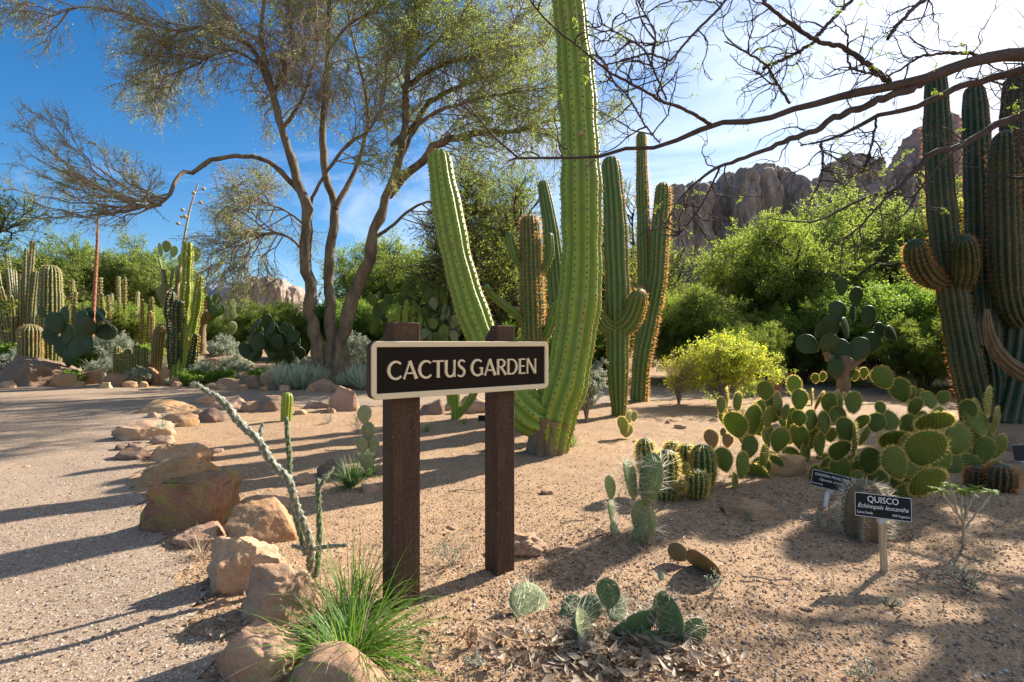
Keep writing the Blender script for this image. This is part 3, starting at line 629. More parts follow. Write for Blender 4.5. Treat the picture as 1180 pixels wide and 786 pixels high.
def cactus(name, label, cat, base, d, stems, mats, group=None, **kw):
    """stems: list of (part name, trace, end depth offset, overrides); first one is the main stem"""
    g = P(base[0], HY, d); root = empty(name, (g.x, d, float(gz(g.x, d))), label, cat, group)
    off = np.array(root.location)
    for si, (pn, tr, dd, ov) in enumerate(stems):
        pts, rad = pathpx(tr, d, dd); pts = [np.array(p) - off for p in pts]; k = dict(kw); k.update(ov); mt_ = k.pop('mats', mats); k['seed'] = si + int(base[0])
        if pn in ('stem',) : pts[0][2] = min(pts[0][2], -0.05)
        mb = MB(); column(mb, pts, rad, **k); mb.build(pn, [M[q] for q in mt_], root)
    return root

# the tall bright green columnar cactus behind the sign, with its second stem
cactus('columnar_cactus', 'towering bright green ribbed cactus behind the right sign post, running out of the top', 'cactus', (632, 515), 6.2, [
    ('woody_base', [(630, 526, 52), (630, 512, 47), (632, 494, 48), (635, 482, 54)], 0, dict(mats=['cork', 'sp_gold'], depth=.13, spine=0, tip=False, rough=.05, step=.03)),
    ('stem', [(634, 492, 43), (640, 478, 49), (652, 440, 52), (660, 400, 50), (667, 350, 49), (670, 300, 48), (670, 250, 47), (669, 190, 46), (666, 130, 44), (662, 70, 41), (655, 0, 38), (648, -70, 36), (644, -120, 33)], 0, dict(step=.035, rough=.04)),
    ('arm', [(634, 486, 44), (618, 480, 50), (602, 466, 49), (588, 446, 44), (572, 418, 40), (557, 392, 38), (541, 350, 37), (527, 300, 36), (517, 250, 34.5), (510, 210, 31), (505, 172, 27)], 0.3, dict(step=.035, mats=['cactus_main', 'sp_gold', 'areole'], rough=.04))],
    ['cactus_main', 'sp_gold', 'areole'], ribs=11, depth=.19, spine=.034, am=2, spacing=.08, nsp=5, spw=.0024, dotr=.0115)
# fruit scar on the stem
V_, F_ = ico(2); mb = MB(); mb.add(V_ * .03 * (1 + .2 * rng.normal(size=(len(V_), 1))), F_); fr = mb.build('dried_fruit', M['rock_pale']); fr.location = P(669, 154, 5.93)
fr.parent = bpy.data.objects['columnar_cactus']; fr.location = fr.location - fr.parent.location
cactus('columnar_cactus', 'cactus densely covered in rusty spines with thin pale arms, left of the towering cactus', 'cactus', (614, 480), 7.6, [
    ('stem', [(616, 478, 26), (615, 440, 28), (614, 380, 28), (612, 320, 27), (611, 280, 25), (610, 247, 21)], 0, {}),
    ('arm', [(602, 310, 8), (594, 298, 9), (589, 285, 10), (586, 268, 9)], -.1, dict(mats=['cactus_arm', 'sp_gold', 'areole'], ribs=7, nsp=3, spine=.02)),
    ('arm', [(622, 318, 8), (630, 305, 9), (634, 290, 10), (633, 268, 9)], 0, dict(mats=['cactus_arm', 'sp_gold', 'areole'], ribs=7, nsp=3, spine=.02)),
    ('arm', [(606, 372, 10), (594, 361, 10), (579, 350, 10), (565, 338, 9), (560, 328, 8)], -.4, dict(mats=['cactus_arm', 'sp_gold', 'areole'], ribs=7, nsp=3, spine=.02)),
    ('arm', [(624, 392, 12), (632, 380, 12), (637, 365, 12), (643, 348, 9)], -.2, dict(mats=['cactus_arm', 'sp_gold', 'areole'], ribs=7, nsp=3, spine=.02))],
    ['cactus_brown', 'sp_gold', 'areole'], ribs=16, depth=.16, spine=.075, am=None, spacing=.055, nsp=7, spw=.0022)
cactus('columnar_cactus', 'slender dark cactus whose top shows between the rusty spined cactus and the towering one', 'cactus', (645, 470), 9.2, [
    ('stem', [(652, 480, 22), (650, 420, 23), (645, 360, 23), (640, 310, 21), (634, 260, 18), (628, 225, 15), (625, 208, 12)], 0, {}),
    ('arm', [(640, 330, 12), (634, 312, 14), (632, 290, 13), (632, 266, 11)], -.15, {})],
    ['cactus_arm', 'sp_gold', 'areole'], ribs=12, depth=.22, spine=.03, am=2, spacing=.07, nsp=3, spw=.003)
cactus('columnar_cactus', 'green cactus right of the towering one with two short upturned arms, one spiny and round', 'cactus', (714, 478), 9.3, [
    ('stem', [(713, 482, 15), (713, 465, 19), (712, 430, 24), (712, 390, 26), (712, 340, 28), (710, 290, 28), (708, 240, 26), (705, 205, 23), (703, 180, 19)], 0, {}),
    ('arm', [(711, 376, 20), (701, 376, 20), (692, 368, 18), (688, 355, 14), (687, 345, 11)], -.25, {}),
    ('arm', [(712, 377, 24), (722, 372, 26), (730, 360, 25), (735, 345, 22), (738, 333, 16)], -.35, dict(nsp=8, spine=.06))],
    ['cactus_arm', 'sp_gold', 'areole'], ribs=12, depth=.22, spine=.045, am=2, spacing=.06, nsp=5, spw=.003, dotr=.01)
cactus('columnar_cactus', 'twin stemmed cactus with orange glowing spines left of the yellow flowering bush', 'cactus', (737, 455), 11.6, [
    ('stem', [(736, 462, 20), (737, 445, 20), (740, 410, 21), (748, 370, 22), (757, 320, 22), (760, 270, 21), (763, 235, 20), (764, 210, 15)], 0, {}),
    ('stem', [(737, 455, 16), (738, 420, 17), (741, 380, 17), (743, 320, 17), (742, 270, 16), (740, 210, 14), (739, 152, 11)], .3, dict(nsp=4)),
    ('arm', [(744, 372, 14), (736, 352, 15), (734, 340, 14), (735, 328, 11)], -.3, dict(nsp=9))],
    ['cactus_arm', 'sp_gold', 'areole'], ribs=12, depth=.2, spine=.09, am=None, spacing=.07, nsp=6, spw=.0035)
# dark cluster at the right
tc0 = [('stem', [(1128, 478, 34), (1121, 455, 32), (1113, 420, 31), (1103, 370, 30), (1095, 320, 29), (1088, 270, 29), (1083, 210, 28), (1080, 150, 27), (1079, 110, 24), (1078, 82, 20)], 0, {}),
    ('arm', [(1090, 322, 22), (1076, 322, 24), (1064, 312, 25), (1056, 296, 24), (1054, 276, 19)], -.5, dict(nsp=9)),
    ('arm', [(1100, 335, 22), (1108, 322, 26), (1111, 305, 28), (1111, 288, 25), (1110, 272, 20)], -.6, {}),
    ('stem', [(1140, 470, 26), (1143, 440, 28), (1136, 400, 30), (1132, 350, 30), (1130, 290, 30), (1128, 220, 28), (1125, 150, 26), (1122, 98, 20)], .6, {}),
    ('stem', [(1152, 470, 44), (1166, 430, 42), (1172, 390, 40), (1176, 330, 38), (1177, 260, 38), (1176, 180, 37), (1174, 120, 33), (1173, 84, 26)], .5, {}),
    ('arm', [(1176, 372, 20), (1166, 355, 28), (1160, 320, 31), (1158, 270, 31), (1157, 220, 30), (1157, 180, 28), (1158, 150, 22)], -.4, dict(nsp=7)),
    ('stem', [(1160, 474, 40), (1180, 450, 40), (1205, 410, 38), (1220, 340, 36), (1226, 240, 36), (1228, 150, 30)], .2, {}),
    ('arm', [(1120, 400, 20), (1116, 372, 22), (1122, 345, 22), (1126, 318, 18)], .5, {})]
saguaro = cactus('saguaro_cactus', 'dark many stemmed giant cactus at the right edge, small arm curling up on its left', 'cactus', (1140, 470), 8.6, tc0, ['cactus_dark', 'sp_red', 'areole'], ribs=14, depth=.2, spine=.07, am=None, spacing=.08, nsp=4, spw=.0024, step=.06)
mb = MB(); pts, rad = pathpx([(1137, 356, 5), (1138, 375, 9), (1143, 395, 13), (1155, 413, 17), (1175, 428, 19), (1200, 438, 19)], 7.9); off = np.array(saguaro.location)
column(mb, [np.array(p) - off for p in pts], rad, ribs=9, depth=.35, spine=0, step=.04, rough=.06); mb.build('withered_arm', M['cork'], saguaro)

# young small ones
cactus('seedling_cactus', 'stubby single green cactus seedling behind the cholla stem', 'cactus', (331, 484), 8.6, [('stem', [(330, 488, 12), (330, 475, 13), (331, 462, 13), (331, 452, 11)], 0, {})], ['cactus_main', 'sp_gold', 'areole'], ribs=11, depth=.16, spine=.02, spacing=.04, nsp=4, spw=.002)
cactus('small_columnar_cactus', 'small green cactus of three stems seen under the sign next to the right post', 'cactus', (525, 484), 8.8, [
    ('stem', [(525, 486, 11), (525, 470, 11), (524, 450, 11), (523, 425, 10), (522, 405, 9)], 0, {}), ('arm', [(527, 480, 8), (535, 470, 9), (545, 455, 9), (550, 440, 8), (551, 425, 7)], 0, {}), ('arm', [(524, 470, 7), (519, 462, 8), (518, 445, 8), (517, 430, 7)], 0, {})],
    ['cactus_main', 'sp_gold', 'areole'], ribs=8, depth=.2, spine=.03, spacing=.05, nsp=4, spw=.002)
# clump of golden rimmed hedgehog cacti
def ball(mb, c, r, h, ribs, sm, spine, nsp, spw, lean=(0, 0), **kw):
    pts = [(c[0] + lean[0] * t, c[1] + lean[1] * t, c[2] + h * t) for t in (0, .33, .66, 1.0)]
    rad = [r * .72, r, r * 1.0, r * .86]; column(mb, pts, rad, ribs=ribs, depth=.2, step=h / 14, spine=spine, sm=sm, spacing=kw.pop('spacing', .035), nsp=nsp, spw=spw, **kw)
def clump(name, label, items, d0, mats, ribs=14, spine=.036, nsp=11, spw=.0018, group=None, spacing=.022):
    g = G(items[0][0], items[0][1]) if d0 is None else P(items[0][0], HY, d0); root = empty(name, (g.x, g.y, float(gz(g.x, g.y))), label, 'cactus', group); off = np.array(root.location)
    for i, (px, pyb, w_, h_, dd) in enumerate(items):
        d = g.y + dd; x = (px - CX) / F_PX * d; r = w_ / 2 / F_PX * d; h = h_ / F_PX * d; z = CAM_H - (pyb - HY) / F_PX * d
        mb = MB(); ball(mb, (x - off[0], d - off[1], z - off[2]), r, h, ribs, 1, spine, nsp, spw, lean=(random.Random(i).uniform(-.2, .2) * r, 0), seed=i, spacing=spacing); mb.build('head', [M[q] for q in mats], root)
    return root
clump('hedgehog_cactus', 'clump of dark ribbed hedgehog cactus heads with golden spines beside the pale two lobed cactus', [
    (767, 578, 28, 60, 0), (745, 545, 22, 40, .15), (774, 530, 18, 22, .5), (792, 545, 22, 34, .35), (811, 560, 30, 48, .2), (803, 572, 27, 32, -.05), (784, 566, 12, 14, -.1), (788, 545, 10, 12, .1)], 4.35, ['hedgehog', 'sp_yel'])
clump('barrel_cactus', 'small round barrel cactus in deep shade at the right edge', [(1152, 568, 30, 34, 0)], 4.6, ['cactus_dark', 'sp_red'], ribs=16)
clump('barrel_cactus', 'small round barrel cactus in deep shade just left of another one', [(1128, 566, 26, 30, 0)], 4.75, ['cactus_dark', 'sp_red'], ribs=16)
clump('dead_cactus_stump', 'brown dead cactus stump with grey frizzy spines behind the QUISCO label', [(996, 633, 48, 80, 0)], 3.52, ['cork', 'sp_white'], ribs=7, spine=.07, nsp=14, spw=.0010)

# ------------------------------------------------------------------ prickly pears
def pad_mesh(kind, seed):
    r = np.random.default_rng(seed); nt_, nr = 28, 6; mb = MB(); th = np.arange(nt_) / nt_ * 2 * np.pi
    hh = 0.5; w0 = r.uniform(.33, .39)
    ox = w0 * np.sin(th) * (1 + .10 * -np.cos(th)); oz = -hh * np.cos(th); ox = ox * np.where(oz < 0, 1 - .28 * (oz / hh) ** 2, 1)
    ox = ox * (1 + .03 * np.sin(3 * th + seed)); oz = oz * (1 + .02 * np.sin(2 * th + seed))
    def surf(x, z, s, sgn): return sgn * 0.055 * np.sqrt(np.maximum(1 - s ** 2.6, 0)) + 0.05 * np.sin(2.2 * x + seed) * 1.0 + .035 * np.sin(3 * z + seed * 2)
    rows = []
    for sgn in (1, -1):
        ss = np.sin(np.linspace(np.pi / 2, 0.12, nr)); 
        for k, s in enumerate(ss):
            if sgn == -1 and k == 0: continue
            rows.append((s, sgn))
    def rowv(s, sgn):
        x = ox * s; z = oz * s; return np.stack([x, surf(x, z, s, sgn), z + .5], 1)
    front = [rowv(s, 1) for s in np.sin(np.linspace(np.pi / 2, .12, nr))]; back = [rowv(s, -1) for s in np.sin(np.linspace(np.pi / 2, .12, nr))]
    order = front[::-1] + back[1:]; V = np.concatenate(order); K = len(order)
    i = np.arange(K - 1)[:, None] * nt_; j = np.arange(nt_)[None]; j2 = (j + 1) % nt_
    mb.add(V, np.stack(np.broadcast_arrays(i + j, i + j2, i + nt_ + j2, i + nt_ + j), -1).reshape(-1, 4))
    for st, rev in ((0, False), ((K - 1) * nt_, True)):
        c = V[st:st + nt_].mean(0); f = np.stack([np.zeros(nt_, int), 1 + (j2[0] if not rev else j[0]), 1 + (j[0] if not rev else j2[0])], 1); mb.add(np.vstack([c, V[st:st + nt_]]), f)
    # areoles and spines
    pts = []; nor = []
    for a in np.arange(-.5, .5, .085):
        for b in np.arange(-.5, .5, .085):
            x = a + (.042 if int(round(b / .085)) % 2 else 0) + r.normal() * .008; z = b + r.normal() * .008; an = math.atan2(x, -z); k = np.interp(an % (2 * np.pi), th, np.hypot(ox, oz), period=2 * np.pi); s = math.hypot(x, z) / k
            if s < .93:
                for sg in (1, -1): pts.append((x, surf(x, z, s, sg), z + .5)); nor.append((x * .6, sg, z * .6))
    for q in np.linspace(0, 2 * np.pi, 34)[:-1]:
        x = np.interp(q, th, ox, period=2 * np.pi); z = np.interp(q, th, oz, period=2 * np.pi)
        for _ in range(2 if kind != 'white' else 1): pts.append((x, surf(x, z, 1, 1), z + .5)); nor.append((x, 0, z))
    Pp = np.array(pts); N_ = nrm(np.array(nor, float)); m = len(Pp)
    nsp, ln, wd = {'gold': (8, .10, .0065), 'white': (3, .42, .0045), 'none': (2, .02, .004)}[kind]
    if kind == 'white': sel = r.uniform(size=m) < .38; Pp = Pp[sel]; N_ = N_[sel]; m = len(Pp)
    d = nrm(N_[:, None] + r.normal(size=(m, nsp, 3)) * .55); l_ = ln * r.uniform(.4, 1.2, (m, nsp, 1)) * (np.where(np.abs(N_[:, 1]) > .5, .38, 1.15)[:, None, None] if kind == 'gold' else 1); pp = nrm(np.cross(d, r.normal(size=d.shape))) * wd; b = Pp[:, None] - N_[:, None] * .004
    X = np.stack([b - pp, b + pp, b + d * l_], 2).reshape(-1, 3); mb.add(X, np.arange(len(X)).reshape(-1, 3), 1)
    o = np.array([[1, 0], [0, 1], [-1, 0], [0, -1]]) * .008; side = nrm(np.cross(N_, r.normal(size=N_.shape))); up = np.cross(N_, side)
    X = np.concatenate([Pp[:, None] + side[:, None] * o[None, :, 0:1] + up[:, None] * o[None, :, 1:2] + N_[:, None] * .002, (Pp + N_ * .008)[:, None]], 1)
    f = np.array([[0, 1, 4], [1, 2, 4], [2, 3, 4], [3, 0, 4]]); mb.add(X.reshape(-1, 3), (np.arange(m)[:, None, None] * 5 + f[None]).reshape(-1, 3), 2)
    return mb
PADS = {}
def pad_proto(kind, mat, v):
    k = (kind, mat, v)
    if k not in PADS:
        o = pad_mesh(kind, v + 1).build('pad', [M[mat], M[{'gold': 'sp_yel', 'white': 'sp_white', 'none': 'sp_white'}[kind]], M['areole']]); PADS[k] = o.data; bpy.data.objects.remove(o)
    return PADS[k]
def add_pad(root, base, h, wr, roll, yaw, pitch, kind, mat, v):
    o = bpy.data.objects.new('pad', pad_proto(kind, mat, v % 4)); COL.objects.link(o); o.parent = root
    o.rotation_mode = 'YXZ'; o.rotation_mode = 'XYZ'
    from mathutils import Matrix
    Mx = Matrix.Rotation(roll, 4, 'Y') @ Matrix.Rotation(pitch, 4, 'X') @ Matrix.Rotation(yaw, 4, 'Z')
    o.rotation_euler = Mx.to_euler(); o.location = base; o.scale = (h * wr, h, h); return o
def prickly(label, d, pads, mat='pad', kind='gold', name='prickly_pear', group=None, jit=.15, seed=0, trunk=None, fill=False):
    """pads: (centre px, centre py, width, height, roll deg[, depth offset]); sizes in photo pixels at depth d"""
    r = random.Random(seed + int(pads[0][0])); fill = fill or (mat == 'pad' and kind == 'gold' and 8 < len(pads) and d < 7); x0 = np.mean([p[0] for p in pads]); g = P(x0, HY, d)
    root = empty(name, (g.x, d, float(gz(g.x, d))), label, 'prickly pear', group); off = np.array(root.location)
    ymax = max(p[1] for p in pads)
    if fill:
        ex = []
        for _ in range(int(len(pads) * .6)):
            a_, b_ = r.sample(pads, 2)
            if abs(a_[0] - b_[0]) < 70 and abs(a_[1] - b_[1]) < 50: ex.append(((a_[0] + b_[0]) / 2, max(a_[1], b_[1]) - abs(a_[1] - b_[1]) * .35, a_[2] * .8, max(a_[3], a_[2]) * .82, r.uniform(-30, 30), r.uniform(.05, .3)))
        pads = [(p[0], p[1], p[2] * .93, p[3] * .93) + tuple(p[4:]) for p in pads] + ex
    for i, p in enumerate(pads):
        px, py, w_, h_, rl = p[:5]; dd = p[5] if len(p) > 5 else r.uniform(-jit, jit)
        di = d + dd; h = max(h_, w_ * 1.15) / F_PX * di; true = .72 * h; wr = 1.0; c = (w_ / F_PX * di) / true
        if c > 1: wr = c; yaw = r.uniform(-.2, .2)
        else: yaw = math.acos(max(c, .12)) * r.choice((-1, 1))
        pitch = math.acos(min(1, h_ / max(h_, w_ * 1.15))) * (-1 if kind == 'white' else r.choice((1, -.6))) if w_ * 1.15 > h_ else r.uniform(-.12, .12)
        roll = -R(rl) * -1; c_ = np.array(P(px, py, di)) - off; up = np.array([math.sin(roll), 0, math.cos(roll)])
        hv = h_ / F_PX * di; add_pad(root, tuple(c_ - up * hv / 2), h, wr, roll, yaw, pitch, kind, mat, i + seed)
    if trunk:
        mb = MB()
        for tr in trunk:
            pts, rad = pathpx(tr, d); C_, R_, _ = resample(pts, rad, 14); V, F = tubes((C_ - off)[None], R_[None] * (1 + .1 * np.random.default_rng(3).normal(size=(1, 14))), 10); mb.add(V, F)
        mb.build('trunk', M['cork'], root)
    return root
prickly('sunlit prickly pear with tall stacked golden rimmed pads left of the rounded tan rock', 4.9, [
    (872, 553, 19, 40, -15), (881, 527, 18, 34, 5), (864, 515, 20, 28, 10), (847, 489, 21, 35, -20), (868, 484, 26, 38, 0, 0), (898, 507, 26, 31, 5, -.15), (897, 466, 16, 30, 0), (886, 481, 15, 27, 10), (851, 464, 16, 26, 0), (839, 460, 8, 28, 0), (831, 467, 13, 20, 0), (881, 450, 15, 24, -5), (889, 461, 12, 22, 15), (835, 482, 10, 22, -10), (884, 505, 10, 22, -10), (905, 475, 12, 20, 10), (876, 540, 18, 30, 20, .2), (890, 540, 17, 34, 10, .25), (858, 500, 16, 26, 5, .2)])
prickly('low three padded prickly pear in the sun in front of the taller stacked one', 4.55, [(850, 562, 15, 34, -18, 0), (834, 530, 20, 29, -15, -.03), (856, 536, 19, 30, 10, 0)])
prickly('pair of small orange tinged pads on the bare soil left of the sunlit prickly pears', 5.9, [(822, 507, 19, 18, 0), (839, 508, 14, 16, 0), (833, 498, 6, 10, 10)], mat='pad_tan')
prickly('backlit prickly pear behind the tan rock with golden haloed pad edges', 5.7, [
    (915, 444, 9, 24, 0), (922, 461, 20, 26, 0), (934, 484, 18, 26, 5), (921, 482, 13, 20, -5), (958, 466, 19, 28, 0), (968, 463, 14, 28, -15), (950, 487, 18, 28, 0), (967, 480, 20, 22, 0), (906, 490, 15, 18, 0), (922, 504, 15, 32, -5), (935, 505, 16, 28, 10), (984, 464, 20, 27, 5), (945, 512, 20, 30, -8), (928, 528, 20, 34, 5), (948, 536, 20, 30, 10), (912, 528, 15, 30, -10), (975, 500, 18, 28, 0, .2), (902, 484, 12, 18, -20)])
prickly('dense central prickly pear behind the tilted black plant label', 4.75, [
    (964, 519, 26, 27, 0, -.1), (986, 509, 15, 44, 0, -.15), (974, 495, 18, 30, -10, 0), (991, 485, 17, 18, 0, 0), (970, 540, 24, 28, 0, 0), (1004, 531, 27, 32, 0, 0), (990, 556, 22, 28, -10, -.1), (941, 577, 22, 30, -5, -.2), (967, 579, 27, 28, 8, -.25), (1021, 506, 36, 25, 15, 0), (1028, 489, 27, 19, 0, .1), (1010, 487, 15, 24, 10, .1), (1015, 470, 8, 16, 0, .2), (985, 540, 24, 34, 5, .15), (955, 556, 24, 34, -6, .15), (1010, 556, 26, 34, 8, .1), (940, 550, 20, 30, -6, .2)])
prickly('large prickly pear with a huge round pad right above the QUISCO label', 4.3, [
    (1061, 515, 42, 46, 0, -.1), (1033, 534, 31, 42, -20, -.2), (1063, 485, 38, 28, 0, .1), (1058, 553, 40, 38, 20, -.1), (1045, 575, 32, 40, -10, .1), (1070, 580, 34, 36, 14, .2), (1084, 482, 22, 28, 5, .3), (1040, 556, 30, 36, 5, .2), (1082, 530, 26, 32, 20, .25)], seed=3)
prickly('shaded prickly pear right of the huge pad at the foot of the dark giant cactus', 5.3, [
    (1107, 507, 33, 36, 20), (1115, 473, 17, 26, 0), (1140, 463, 20, 36, 10), (1133, 489, 28, 23, 0), (1149, 485, 19, 33, 10), (1098, 535, 26, 32, -10), (1118, 540, 28, 34, 5), (1135, 520, 24, 34, 8), (1150, 515, 22, 32, 12), (1125, 505, 22, 28, -12), (1145, 545, 24, 30, 0)], seed=5)
prickly('prickly pear with two pads held high and lit against the dark bush', 6.1, [
    (1018, 435, 20, 29, -30, 0), (1038, 450, 21, 31, -20, 0), (1052, 469, 22, 24, -15, 0), (1074, 463, 20, 18, 0), (1086, 458, 15, 17, 0), (1062, 487, 22, 28, 5), (1045, 490, 22, 28, -5), (1080, 485, 22, 28, 8), (1066, 508, 24, 32, 0), (1040, 512, 24, 32, 0), (1055, 530, 26, 34, 0)], seed=7)
prickly('tree like dusky prickly pear with a thick trunk standing in the shade behind', 9.6, [
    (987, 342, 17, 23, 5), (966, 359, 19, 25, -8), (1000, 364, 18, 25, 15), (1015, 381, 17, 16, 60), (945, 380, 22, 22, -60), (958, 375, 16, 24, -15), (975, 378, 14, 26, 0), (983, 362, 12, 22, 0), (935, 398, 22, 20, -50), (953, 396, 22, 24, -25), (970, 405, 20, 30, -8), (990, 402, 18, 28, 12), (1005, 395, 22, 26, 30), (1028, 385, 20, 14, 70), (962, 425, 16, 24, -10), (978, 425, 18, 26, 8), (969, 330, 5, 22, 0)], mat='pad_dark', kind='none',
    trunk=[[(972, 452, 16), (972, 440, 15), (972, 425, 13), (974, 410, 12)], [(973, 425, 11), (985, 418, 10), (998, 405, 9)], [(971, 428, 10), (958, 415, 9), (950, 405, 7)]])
prickly('two lobed pale green cactus bristling with long white spines in front of the hedgehog clump', 3.35, [
    (739, 600, 21, 48, 3, 0), (728, 553, 17, 48, -16, 0), (749, 552, 20, 62, 7, -.03), (738, 620, 20, 26, 0, 0)], mat='pad_pale', kind='white', name='spiny_prickly_pear')
prickly('thin upright pale cactus with white spines left of the two lobed one', 3.45, [(702, 562, 8, 28, 0), (705, 590, 9, 28, -12), (708, 612, 10, 26, -10)], mat='pad_pale', kind='white', name='spiny_prickly_pear')
prickly('small knobby spiny cactus on open soil in front of the two armed cactus', 7.2, [(717, 490, 10, 20, -10), (724, 484, 10, 22, 5), (731, 480, 8, 12, 15), (722, 496, 14, 16, 0)], mat='pad_pale', kind='gold', name='small_prickly_pear')
prickly('low pale pad with long white spines in the foreground right of the right sign post', 2.42, [(611, 709, 50, 34, 20, 0), (608, 722, 40, 24, -6, .02)], mat='pad_pale', kind='white', name='foreground_prickly_pear')
prickly('small dark spiny pad clump beside the low pale pad', 2.4, [(664, 709, 32, 34, -10), (682, 706, 28, 28, 14), (655, 716, 22, 22, -30), (672, 722, 24, 20, 5)], mat='pad_mid', kind='white', name='foreground_prickly_pear')
prickly('upright green pad growing on a thick sprawling pad in the foreground centre', 2.32, [(700, 684, 25, 38, 0, 0), (728, 724, 40, 66, 52, 0), (712, 706, 34, 26, 40, .02)], mat='pad_mid', kind='white', name='foreground_prickly_pear')
prickly('tall narrow foreground pad with a leafy tip', 2.3, [(768, 718, 21, 66, -3, 0), (763, 690, 14, 20, 5, .01), (763, 666, 12, 8, 40, 0)], mat='pad_mid', kind='white', name='foreground_prickly_pear')
prickly('broad single foreground pad right of the tall narrow one', 2.27, [(799, 734, 35, 48, 4, 0), (810, 756, 34, 16, 60, .03), (797, 760, 22, 20, 0, 0)], mat='pad_mid', kind='white', name='foreground_prickly_pear')
prickly('large flat dark blue green pad at the very bottom of the foreground', 2.12, [(744, 776, 64, 40, -25, 0), (718, 790, 40, 30, -50, .03)], mat='pad_mid', kind='white', name='foreground_prickly_pear')
prickly('half withered pale pad lying flat among litter in the foreground', 2.2, [(682, 746, 54, 16, 60, 0), (666, 752, 34, 16, -70, .02)], mat='pad_pale', kind='white', name='foreground_prickly_pear')
prickly('fallen brown withered pad lying on the soil right of the spiny cacti', 3.0, [(800, 642, 40, 22, 55, 0), (786, 640, 22, 18, -70, .02)], mat='pad_tan', kind='none', name='withered_pad')
prickly('small pale prickly pear standing above the dark green grass tuft beside the left post', 4.6, [(420, 478, 15, 22, 0), (424, 497, 16, 22, 8), (417, 512, 15, 20, -12), (430, 512, 14, 20, 14), (422, 530, 15, 22, 0)], mat='pad_pale', kind='white', name='small_prickly_pear')
prickly('row of little round prickly pear pads on the ground by the tree like prickly pear', 11.5, [(985, 432, 11, 13, 0), (996, 430, 10, 13, 0), (1007, 433, 9, 12, 0), (940, 436, 9, 11, 0), (1018, 432, 10, 13, 0), (948, 434, 8, 11, 0)], mat='pad')
# far bed on the left
def far_patch(label, d, cx_, cy_, w_, h_, n, ps, seed, mat='pad_blue', lift=1.0):
    r = random.Random(seed); L_ = []
    for i in range(n):
        a = r.uniform(0, 2 * math.pi); q = math.sqrt(r.uniform(0, 1)); L_.append((cx_ + w_ / 2 * q * math.cos(a), cy_ + h_ / 2 * q * math.sin(a) * lift, ps * r.uniform(.5, 1), ps * r.uniform(1.0, 1.4), r.uniform(-40, 40), r.uniform(-w_ / 2, w_ / 2) / F_PX * d))
    return prickly(label, d, L_, mat=mat, kind='none', seed=seed)
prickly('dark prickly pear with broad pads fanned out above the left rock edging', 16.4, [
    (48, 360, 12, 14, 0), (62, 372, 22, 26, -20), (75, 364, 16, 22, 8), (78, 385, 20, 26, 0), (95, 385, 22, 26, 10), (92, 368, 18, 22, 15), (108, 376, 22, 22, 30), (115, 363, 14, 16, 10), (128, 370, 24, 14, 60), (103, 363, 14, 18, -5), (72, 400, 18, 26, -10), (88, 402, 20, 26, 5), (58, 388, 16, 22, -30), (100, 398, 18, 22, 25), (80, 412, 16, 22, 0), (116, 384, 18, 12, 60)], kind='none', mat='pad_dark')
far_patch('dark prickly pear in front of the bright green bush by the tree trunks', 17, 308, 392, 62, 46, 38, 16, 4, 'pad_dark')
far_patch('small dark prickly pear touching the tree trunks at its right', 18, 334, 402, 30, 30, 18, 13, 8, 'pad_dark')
far_patch('big prickly pear thicket rising behind the left end of the sign', 16.8, 472, 372, 104, 104, 88, 12, 12, 'pad')
far_patch('paler prickly pear thicket behind the sign between the posts', 16.3, 508, 372, 46, 60, 46, 12, 14, 'pad_pale')
prickly('tall stacked pale prickly pear on thin bare trunks beside the green pillar cactus', 17.2, [
    (184, 288, 9, 16, -5), (192, 284, 8, 14, 5), (186, 305, 9, 22, -15), (200, 290, 10, 14, 10), (224, 293, 14, 18, 5), (210, 300, 12, 16, 0), (198, 318, 12, 24, 0), (206, 318, 14, 24, 5), (186, 322, 10, 22, 0), (192, 340, 12, 26, 0), (204, 345, 12, 26, 5)], kind='none', mat='pad_pale', trunk=[[(200, 416, 8), (196, 380, 7), (192, 340, 5), (188, 310, 4)], [(203, 416, 8), (202, 370, 6), (204, 330, 4), (208, 305, 3)]])
prickly('old prickly pear with a stout grey trunk right of the green pillar cactus', 18.5, [
    (238, 350, 16, 18, -10), (250, 345, 12, 14, 20), (246, 358, 12, 14, 0), (232, 338, 12, 16, -10), (252, 358, 12, 16, 40), (243, 364, 12, 14, 20)], kind='none', mat='pad_blue', trunk=[[(233, 408, 12), (232, 390, 10), (234, 365, 9), (237, 345, 7)], [(234, 372, 7), (244, 360, 5)]])
prickly('slim prickly pear standing among the bright bushes left of the tree', 20, [(268, 350, 6, 12, -10), (272, 344, 5, 10, 20), (268, 362, 7, 14, 0), (262, 352, 5, 10, -30), (276, 358, 6, 10, 30), (268, 378, 7, 16, 5)], kind='none', mat='pad_pale')
cactus('pillar_cactus', 'dense green pillar cactus clump with two yellow speckled stems in the left bed', 'cactus', (207, 420), 16.6, [
    ('stem', [(207, 424, 16), (210, 390, 15), (214, 350, 12), (216, 310, 11), (217, 278, 9)], 0, {}), ('stem', [(212, 424, 14), (220, 390, 12), (226, 360, 11), (229, 335, 10), (230, 316, 8)], -.2, {}),
    ('stem', [(200, 424, 14), (199, 390, 12), (196, 360, 12), (198, 335, 9)], .2, dict(mats=['cactus_dark', 'sp_yel'])), ('stem', [(205, 424, 14), (206, 395, 14), (205, 365, 12), (206, 345, 10)], -.3, dict(mats=['cactus_dark', 'sp_yel'])),
    ('stem', [(216, 424, 10), (224, 400, 9), (226, 385, 8)], -.4, dict(mats=['cactus_dark', 'sp_yel']))], ['cactus_main', 'sp_yel'], ribs=7, depth=.3, spine=.06, spacing=.10, nsp=6, spw=.012, step=.12, rough=.14)
